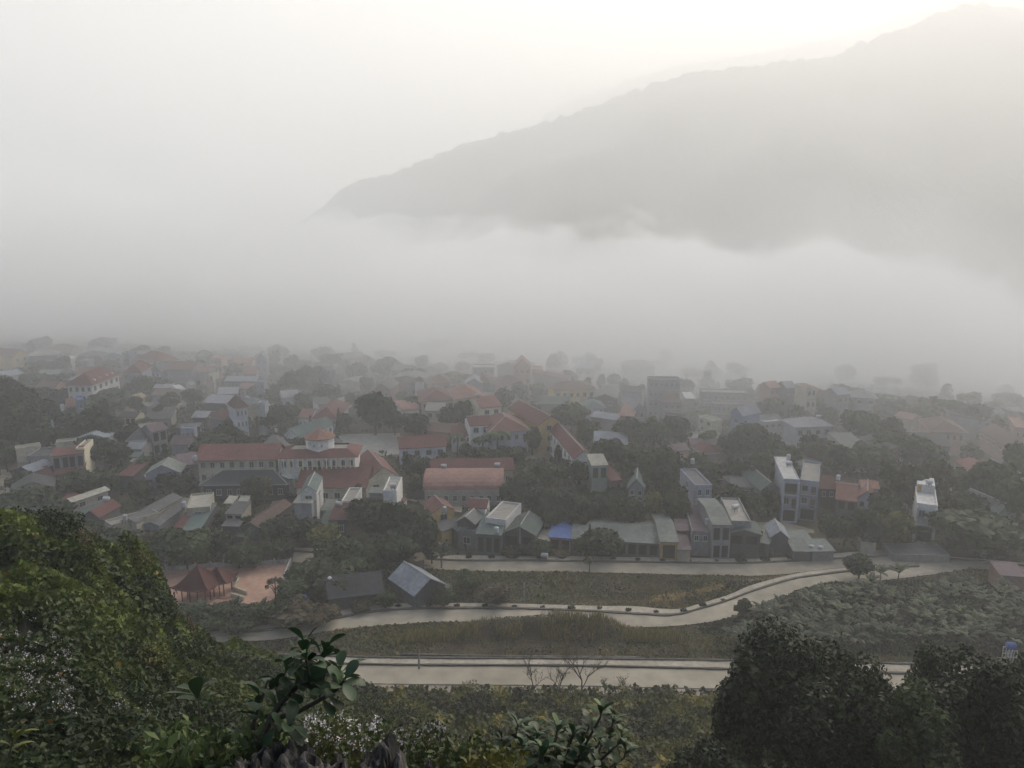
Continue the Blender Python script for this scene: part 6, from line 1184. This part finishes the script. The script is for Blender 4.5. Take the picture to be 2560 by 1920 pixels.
top = M('SUBTRACT', M('ADD', M('ADD', M('ADD', M('MULTIPLY', nf, 120), M('MULTIPLY', n2.outputs[0], 34)), 34), M('MULTIPLY', lf, 120)), M('MULTIPLY', M('MULTIPLY', M('SUBTRACT', X, 110), 1 / 300, True), 32))
edge = M('ADD', M('ADD', 290, M('MULTIPLY', X, -.34)), M('MULTIPLY', nf, 170))
zt2 = M('MULTIPLY', M('SUBTRACT', M('ADD', top, 15), Z), 1 / 30, True)
top = M('SUBTRACT', top, M('MULTIPLY', M('SUBTRACT', 1, M('MULTIPLY', M('SUBTRACT', Y, edge), 1 / 220, True)), 30))
zt = M('DIVIDE', M('SUBTRACT', top, Z), M('ADD', 12, M('MULTIPLY', lf, 120)), True)
ey = M('POWER', M('MULTIPLY', M('SUBTRACT', Y, edge), 1 / 55, True), 1.2)
ey2 = M('POWER', M('MULTIPLY', M('SUBTRACT', Y, M('SUBTRACT', edge, 120)), 1 / 140, True), 1.3)
L(M('ADD', M('MULTIPLY', zt, M('MULTIPLY', ey, .085)), M('MULTIPLY', M('MULTIPLY', zt2, M('SUBTRACT', 1, M('MULTIPLY', M('SUBTRACT', Y, M('ADD', edge, 40)), 1 / 140, True))), M('MULTIPLY', ey2, .0085))), fp.inputs['Density'])

# ---------------------------------------------------------------- labels for whatever has none yet: by look, then by its neighbours
RW = dict(red='red', brick='brick red', orange='orange', pink='pink', maroon='maroon', brown='brown', grey='grey', dark='dark', green='green', teal='teal', blue='blue', beige='beige', white='white', conc='concrete', mauve='mauve', lav='lavender', steel='steel grey', dgreen='dark green', tan='tan', sage='grey green')
KW = dict(gx='ridge roof', gy='gable roof', hip='hipped roof', pyr='pyramid roof', flat='flat roof', sf='lean-to roof', arch='rounded roof', skirt='roof')
used = set(o['label'] for o in SC.objects if o.parent is None and 'label' in o)
def relate(px, py, base, maxw=16, skip=None):
    near = sorted(LAND, key=lambda l: (l[0] - px) ** 2 + ((l[1] - py) * 1.3) ** 2)
    cand = []
    for l in near[:7]:
        dx, dy = px - l[0], py - l[1]
        w_ = ('just ' if dx * dx + dy * dy < 1400 else '') + (('right of' if dx > 0 else 'left of') if abs(dx) > abs(dy) * 1.3 else ('behind' if dy < 0 else 'in front of')); cand.append(w_ + ' ' + l[2])
    for c in cand:
        s = f'{base} {c}'
        if s not in used and len(s.split()) <= maxw: used.add(s); return s
    for i in range(len(cand)):
        for j in range(i + 1, len(cand)):
            s = f'{base} {cand[i]} and {cand[j]}'
            if s not in used and len(s.split()) <= maxw + 2: used.add(s); return s
    return None
for b in BLD:
    if not b['label']:
        sz_ = 'small' if b['W'] * b['D'] < 45 else 'long' if b['W'] > 20 or b['D'] > 20 else 'tall' if b['h'] > 8 else ''
        s = relate(*b['px'], f"{sz_} {RW[b['roof']]} {KW[b['kind']]} house".strip())
        s = s or relate(*b['px'], f"{sz_} {b['wall']} walled house".strip()); b['o']['label'] = s
med = {}
for t_ in TREES:
    if not t_['label']:
        sz_ = 'small' if t_['w'] < 42 else 'big' if t_['w'] > 88 else ''; mt = dict(dark='dark', mid='greyish green', yellow='yellowish', brown='brownish', pale='pale')[t_['mat']]; kd = dict(round='round tree', tall='upright tree', cone='pointed tree', flat='spreading tree', sparse='thin tree')[t_['kind']]
        t_['o']['label'] = relate(*t_['px'], f'{sz_} {mt} {kd}'.strip()) or relate(*t_['px'], f'{mt} leafy {kd}') or f'{mt} {kd} between the houses'
